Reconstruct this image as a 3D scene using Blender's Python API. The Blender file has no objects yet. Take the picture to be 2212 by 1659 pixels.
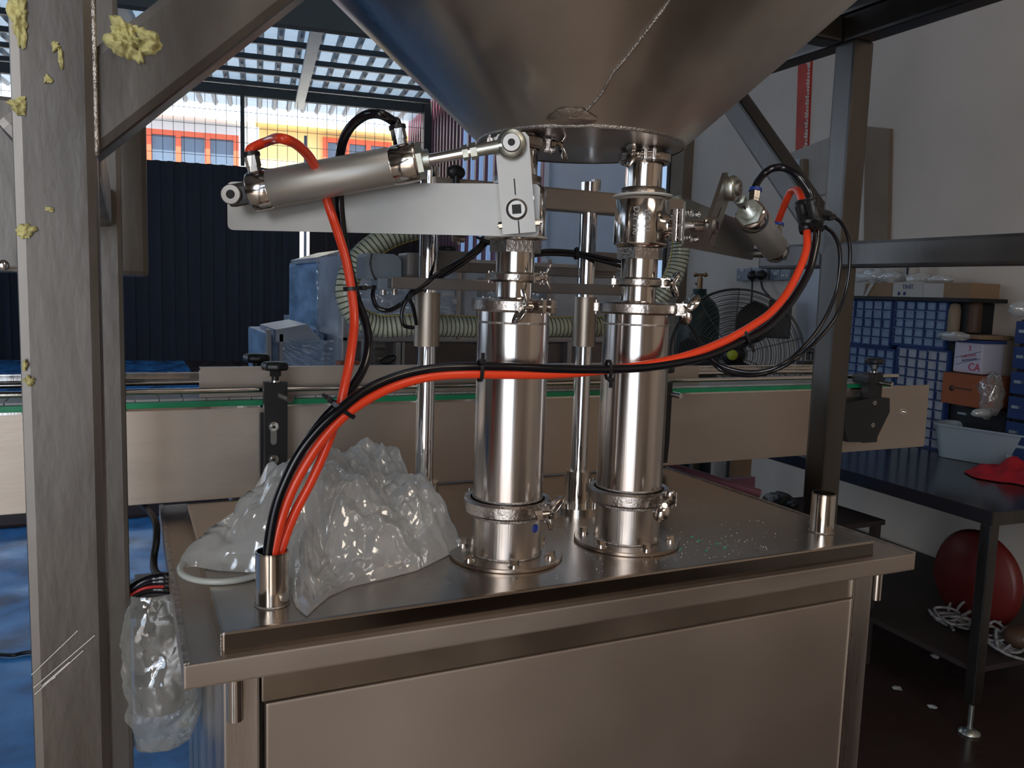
import bpy, bmesh, math, random
from mathutils import Vector as V, Matrix, noise
random.seed(7)
C = bpy.context.scene.collection
SC = bpy.context.scene
PI = math.pi
H = 1.45                                   # camera height above the floor

# ------------------------------------------------------------------ camera
YAW, PIT, ROL, FOC = 0.441631648, 0.1124399, -0.0316415474, 1773.275
fw = V((math.sin(YAW)*math.cos(PIT), math.cos(YAW)*math.cos(PIT), -math.sin(PIT)))
r0 = V((math.cos(YAW), -math.sin(YAW), 0)); d0 = fw.cross(r0)
cr, sr = math.cos(ROL), math.sin(ROL)
RT, DN = r0*cr+d0*sr, d0*cr-r0*sr
cam = bpy.data.cameras.new('camera'); co = bpy.data.objects.new('camera', cam); C.objects.link(co)
m3 = Matrix((RT, -DN, -fw)).transposed()
co.matrix_world = Matrix.Translation((0, 0, H)) @ m3.to_4x4()
cam.sensor_width = 36; cam.lens = FOC*36/2212; cam.clip_start = .02; cam.clip_end = 200
SC.camera = co

# ------------------------------------------------------------------ light, world, exposure
SC.view_settings.view_transform = 'Standard'; SC.view_settings.look = 'None'
SC.view_settings.gamma = 1; SC.view_settings.use_curve_mapping = False
SC.view_settings.exposure = 0.45
w = bpy.data.worlds.new('world'); SC.world = w; w.use_nodes = True
bgn = w.node_tree.nodes['Background']; bgn.inputs[0].default_value = (.70, .83, 1, 1); bgn.inputs[1].default_value = 2.4
def light(name, kind, loc, direction, energy, color, size=(1, 1)):
    l = bpy.data.lights.new(name, kind); o = bpy.data.objects.new(name, l); C.objects.link(o)
    l.energy = energy; l.color = color; o.location = loc
    o.rotation_euler = V(direction).to_track_quat('-Z', 'Y').to_euler()
    if kind == 'AREA': l.shape = 'RECTANGLE'; l.size, l.size_y = size
    return o
sun = light('sun', 'SUN', (0, 0, 20), (.2, .75, -1), 8.0, (1, .95, .86)); sun.data.angle = .01
BA, WA = math.radians(8), math.radians(8)
b1, b2 = V((math.sin(BA), math.cos(BA), 0)), V((math.cos(BA), -math.sin(BA), 0))
w1, w2 = V((math.sin(WA), math.cos(WA), 0)), V((math.cos(WA), -math.sin(WA), 0))
# daylight through the open shopfront behind the camera, and through the yard door to the left
light('daylight_front_opening', 'AREA', w1*-2.6+w2*-1.95+V((0, 0, 2.1)), (.55, 1, -.5), 19, (1, .92, .83), (.62, 2.0))
light('daylight_front_opening', 'AREA', w1*-2.6+w2*-1.15+V((0, 0, 2.1)), (.38, 1, -.5), 8, (1, .92, .83), (.26, 2.0))
light('warm_fill', 'AREA', w1*-1.6+w2*1.4+V((0, 0, 3.3)), (.1, .15, -1), 17, (1, .84, .68), (1.6, .8))  # added warm fill from above, no real fixture; brightens floor and cabinet door
light('daylight_yard_door', 'AREA', w1*4.6+w2*-5.2+V((0, 0, 2.2)), (1, -.3, -.6), 46, (.66, .80, 1), (4.5, 2.6))

# ------------------------------------------------------------------ pixel rays (2212 x 1659 frame) -> world points on real planes
def ray(x, y): return RT*((x-1106)/FOC)+DN*((y-829.5)/FOC)+fw
def aty(x, y, Y): r = ray(x, y); return r*(Y/r.y)+V((0, 0, H))
def atx(x, y, X): r = ray(x, y); return r*(X/r.x)+V((0, 0, H))
def atz(x, y, Z): r = ray(x, y); return r*((Z-H)/r.z)+V((0, 0, H))
def atp(x, y, n, d): r = ray(x, y); return r*(d/r.dot(n))+V((0, 0, H))
WO = 3.15
def wall(x, y, o=WO): return atp(x, y, w2, o)
def back(x, y, t=16): return atp(x, y, b1, t)
def atd(x, y, d): return ray(x, y)*d+V((0, 0, H))
def W(a, b, z): return w1*a+w2*b+V((0, 0, z))      # along the right wall, away from it, height
def B(a, b, z): return b1*a+b2*b+V((0, 0, z))

# ------------------------------------------------------------------ materials
MAT = {}
def mat(name, col, metal=0, rough=.5, var=0, scale=8, stretch=(1, 1, 1), bump=0, bscale=60, spec=.5, trans=0, emis=None,
        rvar=0, col2=None, thr=None, alpha=1, ior=1.45, coat=0, translucent=0):
    if name in MAT: return MAT[name]
    m = bpy.data.materials.new(name); m.use_nodes = True; MAT[name] = m
    nt = m.node_tree; N = nt.nodes; L = nt.links; p = N['Principled BSDF']
    I = p.inputs
    I['Base Color'].default_value = (*col, 1); I['Metallic'].default_value = metal; I['Roughness'].default_value = rough
    I['Specular IOR Level'].default_value = spec; I['IOR'].default_value = ior
    I['Transmission Weight'].default_value = trans; I['Alpha'].default_value = alpha; I['Coat Weight'].default_value = coat
    if emis: I['Emission Color'].default_value = (*emis[0], 1); I['Emission Strength'].default_value = emis[1]
    if var or rvar or bump or col2:
        tc = N.new('ShaderNodeTexCoord'); mp = N.new('ShaderNodeMapping'); L.new(tc.outputs['Object'], mp.inputs[0])
        mp.inputs['Scale'].default_value = stretch
        nz = N.new('ShaderNodeTexNoise'); nz.inputs['Scale'].default_value = scale; nz.inputs['Detail'].default_value = 6
        L.new(mp.outputs[0], nz.inputs[0])
    if var or col2:
        rp = N.new('ShaderNodeValToRGB'); L.new(nz.outputs[0], rp.inputs[0])
        a, b = rp.color_ramp.elements
        if thr: a.position, b.position = thr
        else: a.position, b.position = .3, .7
        c2 = col2 or [min(1, c*(1+var)) for c in col]; c1 = col if col2 else [c*(1-var) for c in col]
        a.color = (*c1, 1); b.color = (*c2, 1); L.new(rp.outputs[0], I['Base Color'])
    if rvar:
        mr = N.new('ShaderNodeMapRange'); L.new(nz.outputs[0], mr.inputs[0])
        mr.inputs[1].default_value = .3; mr.inputs[2].default_value = .7
        mr.inputs[3].default_value = max(.02, rough-rvar); mr.inputs[4].default_value = min(1, rough+rvar)
        L.new(mr.outputs[0], I['Roughness'])
    if bump:
        n2 = N.new('ShaderNodeTexNoise'); n2.inputs['Scale'].default_value = bscale; n2.inputs['Detail'].default_value = 4
        L.new(mp.outputs[0], n2.inputs[0])
        bp = N.new('ShaderNodeBump'); bp.inputs['Strength'].default_value = bump; bp.inputs['Distance'].default_value = .002
        L.new(n2.outputs[0], bp.inputs['Height']); L.new(bp.outputs[0], I['Normal'])
    if translucent:
        t = N.new('ShaderNodeBsdfTranslucent'); t.inputs[0].default_value = (*col, 1)
        mx = N.new('ShaderNodeMixShader'); mx.inputs[0].default_value = translucent
        L.new(p.outputs[0], mx.inputs[1]); L.new(t.outputs[0], mx.inputs[2]); L.new(mx.outputs[0], N['Material Output'].inputs[0])
    return m
STEEL = (.60, .55, .51)
mat('brushed_x', (.50, .435, .375), 1, .50, .05, 9, (.5, 1, 2), .10, 90, rvar=.06)
mat('door_steel', (.50, .425, .36), 1, .52, .07, 2.2, (1, 1, 1), .08, 120, rvar=.08)
mat('edge_steel', (.15, .135, .125), 1, .16, .3, 6, (.6, 1, 1), 0, rvar=.05)  # dark reflection in the polished plate edge is put into this colour
mat('rail_steel', (.40, .34, .28), 1, .40, .2, 5, (1, 1, 1), .05, 90, rvar=.08)      # grain along x
mat('brushed_v', STEEL, 1, .34, .20, 5, (6, 6, .25), .10, 80, rvar=.10)      # grain up and down
mat('frame_steel', (.135, .125, .115), 1, .40, .26, 5, (1.6, 1.6, .5), .22, 40, rvar=.12)
mat('plate_steel', (.46, .40, .35), 1, .26, .12, 4, (1, 1, 1), .05, 60, rvar=.06)
mat('polished', (.68, .64, .60), 1, .13, .06, 20, (4, 4, .3), .03, 60, rvar=.05)
mat('tube_steel', (.62, .57, .54), 1, .19, .16, 14, (5, 5, .12), .05, 60, rvar=.08)
mat('chrome', (.80, .80, .82), 1, .07)
mat('dull_steel', (.30, .285, .27), 1, .42, .1, 30)
mat('cast_steel', (.50, .45, .41), 1, .30, .2, 30, bump=.4, bscale=220, rvar=.08)
mat('weld', (.45, .41, .38), 1, .42, .35, 90, bump=.9, bscale=420)
mat('hopper_steel', (.58, .53, .47), 1, .37, .30, 3.2, (1, 1, 1), .30, 5, rvar=.13)
mat('dark_steel', (.16, .15, .15), 1, .4, .2, 10, rvar=.1)
mat('barrel_alu', (.52, .51, .48), .75, .42, .04, 12)
mat('satin_alu', (.27, .26, .245), 1, .46, .05, 12, (1, 1, 1), .05, 200)
mat('zinc', (.52, .55, .50), 1, .36, .2, 25, bump=.2, bscale=120)
mat('orange_hose', (.86, .062, .018), 0, .27, spec=.6, coat=.2)
mat('black_hose', (.006, .006, .009), 0, .16, spec=.7)
mat('black_plastic', (.012, .012, .014), 0, .38, .2, 30)
mat('black_matte', (.010, .010, .011), 0, .6)
mat('blue_collar', (.02, .05, .28), 0, .3)
mat('ptfe', (.62, .60, .56), 0, .35)
mat('white_ring', (.50, .53, .50), 0, .3)
mat('green_strip', (.010, .23, .10), 0, .4, .15, 20)
mat('foam', (.46, .43, .19), 0, .95, .3, 60, bump=1, bscale=160)
mat('chain_grey', (.40, .40, .41), 0, .4, .12, 30)
mat('red_paint', (.50, .035, .018), 0, .5, .25, 9)
mat('wall_paint', (.60, .52, .44), 0, .85, .10, 1.4, bump=.15, bscale=60)
mat('board', (.40, .36, .31), 0, .8, .08, 4)
mat('brown_board', (.22, .165, .115), 0, .8, .12, 5)
mat('white_door', (.50, .53, .58), 0, .5, .05, 2)
mat('purple_sheet', (.17, .065, .095), 0, .38, .15, 3)
mat('bright_sheet', (.78, .86, .95), 0, .5, translucent=.6)
mat('shutter_blue', (.016, .019, .034), 0, .55, .25, 2, (3, 3, .3))
mat('shutter_brown', (.034, .025, .026), 0, .6, .2, 3)
mat('dark_beam', (.055, .06, .055), 0, .6, .1, 3)
mat('roof_sheet', (.55, .63, .70), .0, .4, .15, 2.5, translucent=.42)
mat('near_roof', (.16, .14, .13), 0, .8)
mat('purlin', (.06, .065, .07), .5, .5)
mat('rafter', (.40, .42, .43), .3, .5, .08, 5)
mat('beige_wall', (.50, .43, .36), 0, .8, .1, 1)
mat('white_plaster', (.80, .80, .78), 0, .8)
mat('yellow_plaster', (.88, .66, .30), 0, .8)
mat('orange_frame', (.70, .12, .05), 0, .5)
mat('window_glass', (.10, .14, .20), 0, .1)
mat('wrap_blue', (.26, .42, .62), 0, .22, .35, 5, (1, 1, 3), .7, 22, spec=.8)
mat('wrap_grey', (.36, .41, .48), 0, .25, .2, 5, (1, 1, 2), .5, 18, spec=.8)
mat('alu_profile', (.36, .36, .37), .6, .4)
mat('motor_blue', (.20, .25, .31), .2, .45)
mat('beam_grey', (.20, .185, .175), .7, .42, .1, 10)
mat('gas_green', (.012, .035, .03), 0, .35, .2, 6)
mat('brass', (.30, .19, .11), 1, .4)
mat('fan_wire', (.10, .095, .085), .6, .4)
mat('fan_badge', (.42, .48, .04), 0, .4)
mat('badge_green', (.03, .25, .03), 0, .4)
mat('socket_grey', (.24, .27, .31), .3, .35, .1, 20)
mat('switch_white', (.45, .46, .48), 0, .4)
mat('drawer_frame', (.012, .035, .13), 0, .4)
mat('drawer_front', (.20, .28, .40), 0, .3, .2, 18, spec=.6)
mat('drawer_white', (.34, .36, .40), 0, .35, .2, 18)
mat('card_white', (.40, .38, .35), 0, .8, .06, 10)
mat('card_brown', (.24, .155, .09), 0, .85, .08, 10)
mat('print_blue', (.03, .05, .16), 0, .6)
mat('can_white', (.46, .44, .52), 0, .35)
mat('print_red', (.42, .02, .06), 0, .5)
mat('orange_box', (.28, .085, .035), 0, .8, .1, 12)
mat('tub_plastic', (.42, .50, .56), 0, .35, .05, 6, translucent=.35)
mat('red_cloth', (.42, .012, .022), 0, .8, .25, 14)
mat('table_top', (.055, .052, .062), .6, .16, .2, 3)
mat('under_dark', (.035, .026, .024), 0, .6)
mat('red_disc', (.13, .015, .012), 0, .4)
mat('rope', (.22, .22, .23), 0, .7, .5, 60)
mat('leather_brown', (.07, .035, .02), 0, .6)
mat('copper_end', (.45, .24, .15), 1, .25)
mat('chip_green', (.05, .42, .30), 0, .5)
mat('dust_white', (.62, .60, .56), 0, .8)
mat('grey_carrier', (.30, .32, .31), 0, .45)
mat('hose_pvc', (.58, .64, .52), 0, .12, spec=.8, alpha=.5)
mat('hose_white', (.74, .76, .60), 0, .4)
mat('wire_steel', (.10, .11, .08), .3, .35)
mat('red_line', (.50, .03, .03), 0, .4)
mat('yellow_line', (.50, .36, .06), 0, .4)

def film(name, white, cover, rough=.18):
    m = bpy.data.materials.new(name); m.use_nodes = True; MAT[name] = m
    nt = m.node_tree; N = nt.nodes; L = nt.links; N.remove(N['Principled BSDF'])
    tr = N.new('ShaderNodeBsdfTransparent'); tr.inputs[0].default_value = (.93, .95, .95, 1)
    df = N.new('ShaderNodeBsdfDiffuse'); df.inputs[0].default_value = (*white, 1)
    tl = N.new('ShaderNodeBsdfTranslucent'); tl.inputs[0].default_value = (*white, 1)
    gl = N.new('ShaderNodeBsdfGlossy'); gl.inputs[1].default_value = rough; gl.inputs[0].default_value = (.9, .93, .95, 1)
    fl_ = N.new('ShaderNodeLayerWeight'); fl_.inputs[0].default_value = .25; fr = N.new('ShaderNodeMapRange'); L.new(fl_.outputs['Facing'], fr.inputs[0]); fr.inputs[3].default_value = .15; fr.inputs[4].default_value = .5
    lw = N.new('ShaderNodeLayerWeight'); lw.inputs[0].default_value = .35
    mr = N.new('ShaderNodeMapRange'); L.new(lw.outputs['Facing'], mr.inputs[0])
    mr.inputs[3].default_value = cover; mr.inputs[4].default_value = min(1, cover+.4)
    m0 = N.new('ShaderNodeMixShader'); m0.inputs[0].default_value = .4; L.new(df.outputs[0], m0.inputs[1]); L.new(tl.outputs[0], m0.inputs[2])
    m1 = N.new('ShaderNodeMixShader'); L.new(mr.outputs[0], m1.inputs[0]); L.new(tr.outputs[0], m1.inputs[1]); L.new(m0.outputs[0], m1.inputs[2])
    m2 = N.new('ShaderNodeMixShader'); L.new(fr.outputs[0], m2.inputs[0]); L.new(m1.outputs[0], m2.inputs[1]); L.new(gl.outputs[0], m2.inputs[2])
    tc = N.new('ShaderNodeTexCoord'); nn = N.new('ShaderNodeTexNoise'); nn.inputs['Scale'].default_value = 14; nn.inputs['Detail'].default_value = 3; L.new(tc.outputs['Object'], nn.inputs[0])
    vm = N.new('ShaderNodeMix'); vm.data_type = 'RGBA'; vm.blend_type = 'ADD'; vm.inputs[0].default_value = .12; L.new(tc.outputs['Object'], vm.inputs[6]); L.new(nn.outputs[1], vm.inputs[7])
    nz = N.new('ShaderNodeTexVoronoi'); nz.feature = 'DISTANCE_TO_EDGE'; nz.inputs['Scale'].default_value = 15
    L.new(vm.outputs[2], nz.inputs[0]); bp = N.new('ShaderNodeBump'); bp.inputs['Strength'].default_value = .6; bp.inputs['Distance'].default_value = .008
    L.new(nz.outputs[0], bp.inputs['Height'])
    for s in (df, gl, tl): L.new(bp.outputs[0], s.inputs['Normal'])
    L.new(m2.outputs[0], N['Material Output'].inputs[0]); return m
film('bag_film', (.90, .90, .88), .52, .11)
film('clear_film', (.78, .80, .76), .24, .08)
film('stretch_film', (.70, .82, .98), .38, .12)

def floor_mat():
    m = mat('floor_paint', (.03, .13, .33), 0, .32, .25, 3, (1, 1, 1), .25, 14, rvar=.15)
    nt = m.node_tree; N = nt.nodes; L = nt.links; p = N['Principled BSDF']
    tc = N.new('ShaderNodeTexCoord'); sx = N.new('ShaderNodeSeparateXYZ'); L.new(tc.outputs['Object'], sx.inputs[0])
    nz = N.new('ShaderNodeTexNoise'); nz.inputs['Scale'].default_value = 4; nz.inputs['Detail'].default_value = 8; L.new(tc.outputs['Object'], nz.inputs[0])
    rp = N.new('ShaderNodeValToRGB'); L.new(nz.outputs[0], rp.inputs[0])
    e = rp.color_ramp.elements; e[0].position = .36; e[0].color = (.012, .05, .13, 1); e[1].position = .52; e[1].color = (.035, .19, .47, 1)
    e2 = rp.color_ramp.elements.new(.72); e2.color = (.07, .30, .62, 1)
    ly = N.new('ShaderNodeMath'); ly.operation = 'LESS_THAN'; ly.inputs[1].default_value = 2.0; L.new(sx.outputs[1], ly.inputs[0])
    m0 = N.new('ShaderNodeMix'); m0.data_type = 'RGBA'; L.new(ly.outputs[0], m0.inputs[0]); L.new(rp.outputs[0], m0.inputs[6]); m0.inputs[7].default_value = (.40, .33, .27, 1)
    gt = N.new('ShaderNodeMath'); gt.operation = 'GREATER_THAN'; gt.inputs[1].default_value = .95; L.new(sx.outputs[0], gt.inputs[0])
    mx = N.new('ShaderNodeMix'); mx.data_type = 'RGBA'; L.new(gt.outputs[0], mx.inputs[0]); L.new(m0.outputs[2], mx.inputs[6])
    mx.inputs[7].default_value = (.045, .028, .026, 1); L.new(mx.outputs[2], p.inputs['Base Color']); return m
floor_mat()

# ------------------------------------------------------------------ mesh helpers (world coordinates)
class BM:
    def __init__(s): s.v = []; s.f = []; s.sm = []; s.mi = []
    def add(s, vs, fs, smooth=False, mi=0):
        o = len(s.v); s.v += [tuple(v) for v in vs]; s.f += [tuple(i+o for i in f) for f in fs]
        s.sm += [smooth]*len(fs) if isinstance(smooth, bool) else smooth; s.mi += [mi]*len(fs); return s
    def box(s, c, size, ax=None, bev=0, mi=0):
        """box at centre c; ax = three axis vectors"""
        c = V(c); X, Y, Z = ax or (V((1, 0, 0)), V((0, 1, 0)), V((0, 0, 1))); a, b, h = [q/2 for q in size]
        if not bev:
            vs = [c+X*(a*i)+Y*(b*j)+Z*(h*k) for i in (-1, 1) for j in (-1, 1) for k in (-1, 1)]
            return s.add(vs, [(0, 1, 3, 2), (4, 6, 7, 5), (0, 4, 5, 1), (2, 3, 7, 6), (0, 2, 6, 4), (1, 5, 7, 3)], False, mi)
        bm = bmesh.new(); bmesh.ops.create_cube(bm, size=1)
        for v in bm.verts: v.co = V((v.co.x*size[0], v.co.y*size[1], v.co.z*size[2]))
        bmesh.ops.bevel(bm, geom=bm.edges[:], offset=min(bev, min(size)*.45), segments=2, affect='EDGES', profile=.7)
        bm.verts.index_update()
        vs = [c+X*v.co.x+Y*v.co.y+Z*v.co.z for v in bm.verts]; fs = [[v.index for v in f.verts] for f in bm.faces]
        sm = [f.calc_area() < .3*max(g.calc_area() for g in bm.faces) and False for f in bm.faces]
        bm.free(); return s.add(vs, fs, sm, mi)
    def lathe(s, prof, o=(0, 0, 0), ax=(0, 0, 1), seg=32, a0=0, a1=2*PI, mi=0, smooth=True, ref=None):
        """prof [(r,h)..] round ax from o"""
        o = V(o); z = V(ax).normalized(); x = (V(ref) - z*V(ref).dot(z)).normalized() if ref else z.orthogonal().normalized(); y = z.cross(x)
        full = abs(a1-a0-2*PI) < 1e-6; n = seg if full else seg+1; vs = []
        for (r, h) in prof:
            for i in range(n):
                a = a0+(a1-a0)*i/seg; vs.append(o+z*h+x*(r*math.cos(a))+y*(r*math.sin(a)))
        fs = []
        for k in range(len(prof)-1):
            for i in range(seg):
                j = (i+1) % n if full else i+1
                fs.append((k*n+i, k*n+j, (k+1)*n+j, (k+1)*n+i))
        # duplicate rings at sharp corners is skipped: flat caps use their own verts
        return s.add(vs, fs, smooth, mi)
    def cyl(s, a, b, r, r2=None, seg=24, mi=0, cap=True, smooth=True):
        a, b = V(a), V(b); r2 = r if r2 is None else r2; d = b-a; L = d.length
        if L < 1e-9: return s
        s.lathe([(r, 0), (r2, L)], a, d, seg, mi=mi, smooth=smooth)
        if cap:
            n = seg; z = d.normalized(); x = z.orthogonal().normalized(); y = z.cross(x)
            for (p, q) in ((a, r), (b, r2)):
                vs = [p+x*(q*math.cos(2*PI*i/n))+y*(q*math.sin(2*PI*i/n)) for i in range(n)]
                s.add(vs, [tuple(range(n))], False, mi)
        return s
    def ring(s, c, ax, ro, ri, h, seg=32, mi=0, ch=.0):
        """flat ring, sharp edges"""
        c = V(c)
        for pr in ([(ro-ch, 0), (ro, ch)], [(ro, ch), (ro, h-ch)], [(ro, h-ch), (ro-ch, h)], [(ro-ch, h), (ri, h)], [(ri, h), (ri, 0)], [(ri, 0), (ro-ch, 0)]):
            if (V((pr[0][0], pr[0][1], 0))-V((pr[1][0], pr[1][1], 0))).length > 1e-7 : s.lathe(pr, c, ax, seg, mi=mi)
        return s
    def hexa(s, a, b, r, mi=0, n=6): return s.cyl(a, b, r, seg=n, mi=mi, smooth=False)
    def tube(s, pts, r, seg=10, mi=0, res=6, closed=False, cap=True, smooth_path=True):
        P = spline(pts, res) if smooth_path else [V(p) for p in pts]
        rr = r if isinstance(r, (list, tuple)) else None
        n = len(P); vs = []; t0 = (P[1]-P[0]).normalized(); x = t0.orthogonal().normalized()
        for i, p in enumerate(P):
            t = (P[min(i+1, n-1)]-P[max(i-1, 0)]).normalized(); x = (x-t*x.dot(t)).normalized(); y = t.cross(x)
            q = rr[min(len(rr)-1, int(i*len(rr)/n))] if rr else r
            for k in range(seg): a = 2*PI*k/seg; vs.append(p+x*(q*math.cos(a))+y*(q*math.sin(a)))
        fs = [(i*seg+k, i*seg+(k+1) % seg, (i+1)*seg+(k+1) % seg, (i+1)*seg+k) for i in range(n-1) for k in range(seg)]
        sm = [True]*len(fs)
        if cap: fs += [tuple(range(seg)), tuple((n-1)*seg+k for k in range(seg))]; sm += [False, False]
        return s.add(vs, fs, sm, mi)
    def prism(s, pts, off, mi=0):
        """planar polygon pts extruded by off"""
        n = len(pts); off = V(off); vs = [V(p) for p in pts]+[V(p)+off for p in pts]
        return s.add(vs, [tuple(range(n)), tuple(range(2*n-1, n-1, -1))]+[(i, (i+1) % n, n+(i+1) % n, n+i) for i in range(n)], False, mi)
    def quad(s, a, b, c, d, mi=0): return s.add([a, b, c, d], [(0, 1, 2, 3)], False, mi)
    def sphere(s, c, r, seg=16, rings=10, mi=0, sc=(1, 1, 1)):
        c = V(c); vs = []; 
        for i in range(rings+1):
            t = PI*i/rings
            for k in range(seg): a = 2*PI*k/seg; vs.append(c+V((r*sc[0]*math.sin(t)*math.cos(a), r*sc[1]*math.sin(t)*math.sin(a), r*sc[2]*math.cos(t))))
        return s.add(vs, [(i*seg+k, i*seg+(k+1) % seg, (i+1)*seg+(k+1) % seg, (i+1)*seg+k) for i in range(rings) for k in range(seg)], True, mi)
def spline(pts, res=6):
    P = [V(p) for p in pts]; out = []; n = len(P)
    for i in range(n-1):
        p0, p1, p2, p3 = P[max(i-1, 0)], P[i], P[i+1], P[min(i+2, n-1)]
        for k in range(res):
            t = k/res; out.append(.5*((2*p1)+(p2-p0)*t+(2*p0-5*p1+4*p2-p3)*t*t+(3*p1-p0-3*p2+p3)*t**3))
    out.append(P[-1]); return out
ORG = {}
def obj(name, bm, m, parent=None, label=None, kind=None, **kw):
    me = bpy.data.meshes.new(name)
    if parent is not None: org = ORG[parent.name]
    else:
        xs = [v[0] for v in bm.v]; ys = [v[1] for v in bm.v]; zs = [v[2] for v in bm.v]
        org = V(((min(xs)+max(xs))/2, (min(ys)+max(ys))/2, min(zs)))
    me.from_pydata([(v[0]-org.x, v[1]-org.y, v[2]-org.z) for v in bm.v], [], bm.f)
    me.polygons.foreach_set('use_smooth', bm.sm); me.polygons.foreach_set('material_index', bm.mi)
    for q in (m if isinstance(m, (list, tuple)) else [m]): me.materials.append(MAT[q])
    me.validate(); me.update()
    o = bpy.data.objects.new(name, me); C.objects.link(o)
    if parent is None: o.location = org
    else: o.parent = parent
    ORG[o.name] = org
    if label: o['label'] = label
    if kind: o['kind'] = kind
    return o
def thing(name, label, cat, loc=(0, 0, 0), group=None):
    o = bpy.data.objects.new(name, None); o.empty_display_size = .05; C.objects.link(o); o.location = V(loc)
    o['label'] = label; o['category'] = cat
    if group: o['group'] = group
    ORG[o.name] = V(loc); return o
def tag(o, label, cat, group=None):
    o['label'] = label; o['category'] = cat
    if group: o['group'] = group
    return o
def struct(name, bm, m, label=None): return obj(name, bm, m, None, label, 'structure')
def copy_tree(src, delta, label=None, group=None, parent=None, names=None):
    c = src.copy(); C.objects.link(c); ORG[c.name] = ORG[src.name]+V(delta)
    if parent is None: c.location = src.location+V(delta)
    else: c.parent = parent
    if label: c['label'] = label
    if group: c['group'] = group
    for ch in [o for o in list(src.children)]: copy_tree(ch, delta, parent=c)
    return c
def text(name, body, size, loc, ax, m, parent, ext=.0006, label=None):
    """flat lettering on a plane given by axes ax=(right, up, out)"""
    cu = bpy.data.curves.new(name, 'FONT'); cu.body = body; cu.size = size; cu.extrude = ext; cu.align_x = 'CENTER'; cu.align_y = 'CENTER'
    cu.materials.append(MAT[m]); o = bpy.data.objects.new(name, cu); C.objects.link(o)
    bpy.context.view_layer.update()
    me = bpy.data.meshes.new_from_object(o.evaluated_get(bpy.context.evaluated_depsgraph_get())); bpy.data.objects.remove(o); o = bpy.data.objects.new(name, me); C.objects.link(o)
    mt = Matrix((V(ax[0]), V(ax[1]), V(ax[2]))).transposed().to_4x4(); mt.translation = V(loc)-(ORG[parent.name] if parent else V((0, 0, 0)))
    o.matrix_local = mt
    if parent: o.parent = parent
    if label: o['label'] = label
    return o
UX, UY, UZ = V((1, 0, 0)), V((0, 1, 0)), V((0, 0, 1))
exec_sections = []

# ================================================================== THE SETTING
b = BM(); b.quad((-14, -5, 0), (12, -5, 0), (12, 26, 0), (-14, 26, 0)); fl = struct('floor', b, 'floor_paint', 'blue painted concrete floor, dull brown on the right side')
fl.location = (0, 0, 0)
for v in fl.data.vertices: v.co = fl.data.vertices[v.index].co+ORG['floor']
b = BM(); b.box((-4.2, 5.6, .05), (9.6, .42, .10), bev=.02); struct('trim_1', b, 'floor_paint', 'low blue painted kerb across the floor')
# right wall: plaster near, then brown post, white panel, purple corrugated sheets far off
def wslab(a0, a1, z0, z1, o=WO, th=.12):
    q = BM(); n = w2*th; q.prism([W(a0, o, z0), W(a1, o, z0), W(a1, o, z1), W(a0, o, z1)], n); return q
pa = lambda px, o=WO: wall(px, 480, o).dot(w1)
struct('wall_right', wslab(-4, pa(1470), 0, 5.0), 'wall_paint', 'stained off-white plaster wall on the right')
def wpost(name, x0, x1, o, th, m, lab, kindname=None):
    q = BM(); a0, a1 = pa(x1, o), pa(x0, o); q.box(W((a0+a1)/2, o+th/2, 2.5), (a1-a0, th, 5.0), (w1, w2, UZ)); return struct(name, q, m, lab)
wpost('trim_2', 1441, 1470, WO-.08, .14, 'brown_board', 'brown door post at the end of the plaster wall')
wpost('trim_3', 1435, 1441, WO-.09, .10, 'black_matte', 'black strip beside the brown post')
wpost('window_1', 1410, 1435, WO, .04, 'bright_sheet', 'narrow bright opening beside the white panel')
struct('door_1', wslab(pa(1410), pa(1182), 0, 4.6, WO-.01, .06), 'white_door', 'tall pale panel door beyond the machine')
wpost('trim_4', 1172, 1182, WO-.04, .12, 'white_door', 'pale post between corrugated sheets and panel door')
wf = BM(); a8 = pa(1170); a9 = pa(985); wf.prism([W(a9, WO+.11, 0), W(19, WO+.11, 0), W(19, WO+.11, 6), W(a9, WO+.11, 6)], w2*.02); pw = struct('wall_far_right', wf, 'purple_sheet', 'purple corrugated sheet wall far behind')
k = 0; a = a8+.05
while a < 18.5:
    pts = [W(a, WO+.10, 0), W(a+.03, WO+.02, 0), W(a+.12, WO+.02, 0), W(a+.15, WO+.10, 0)]
    q = BM(); q.prism(pts, UZ*5.3); obj('sheet_rib', q, 'bright_sheet' if (a < a9 and k % 2) else 'purple_sheet', pw)
    if a < a9:
        q = BM(); q.prism([W(a+.0, WO+.10, 0), W(a+.26, WO+.10, 0), W(a+.26, WO+.10, 5.3), W(a, WO+.10, 5.3)], w2*.01); obj('skylight_strip', q, 'bright_sheet', pw, 'pale translucent strip')
    a += .26; k += 1
# back wall with roller shutters, mesh above
bk = lambda x, y, t=16: back(x, y, t)
zt = bk(500, 357).z; za = bk(600, 214).z
def bslab(x0, x1, z0, z1, t=16, th=.1):
    q = BM(); q.prism([B(t, x0, z0), B(t, x1, z0), B(t, x1, z1), B(t, x0, z1)], b1*th); return q
RZ = bk(600, 187).z-.10; xl = -9; xr = 2.4; xm = bk(655, 500).dot(b2)
struct('wall_back', bslab(xl, 3.6, za, RZ+.12), 'dark_beam', 'dark header beam across the far opening')
sh = struct('door_2', bslab(xl, xm-.06, 0, zt, 16.06), 'shutter_blue', 'closed blue-black sheet door far behind')
for i in range(44):
    x = xl+.1+i*(xm-xl-.2)/44
    q = BM(); q.box(B(16.03, x, zt/2), (.09, .05, zt), (b2, b1, UZ)); obj('sheet_rib', q, 'shutter_blue', sh)
x9 = bk(912, 400).dot(b2)
xw0, xw1 = bk(613, 690).dot(b2), bk(641, 690).dot(b2); zw0, zw1 = bk(625, 715).z, bk(625, 680).z
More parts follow.
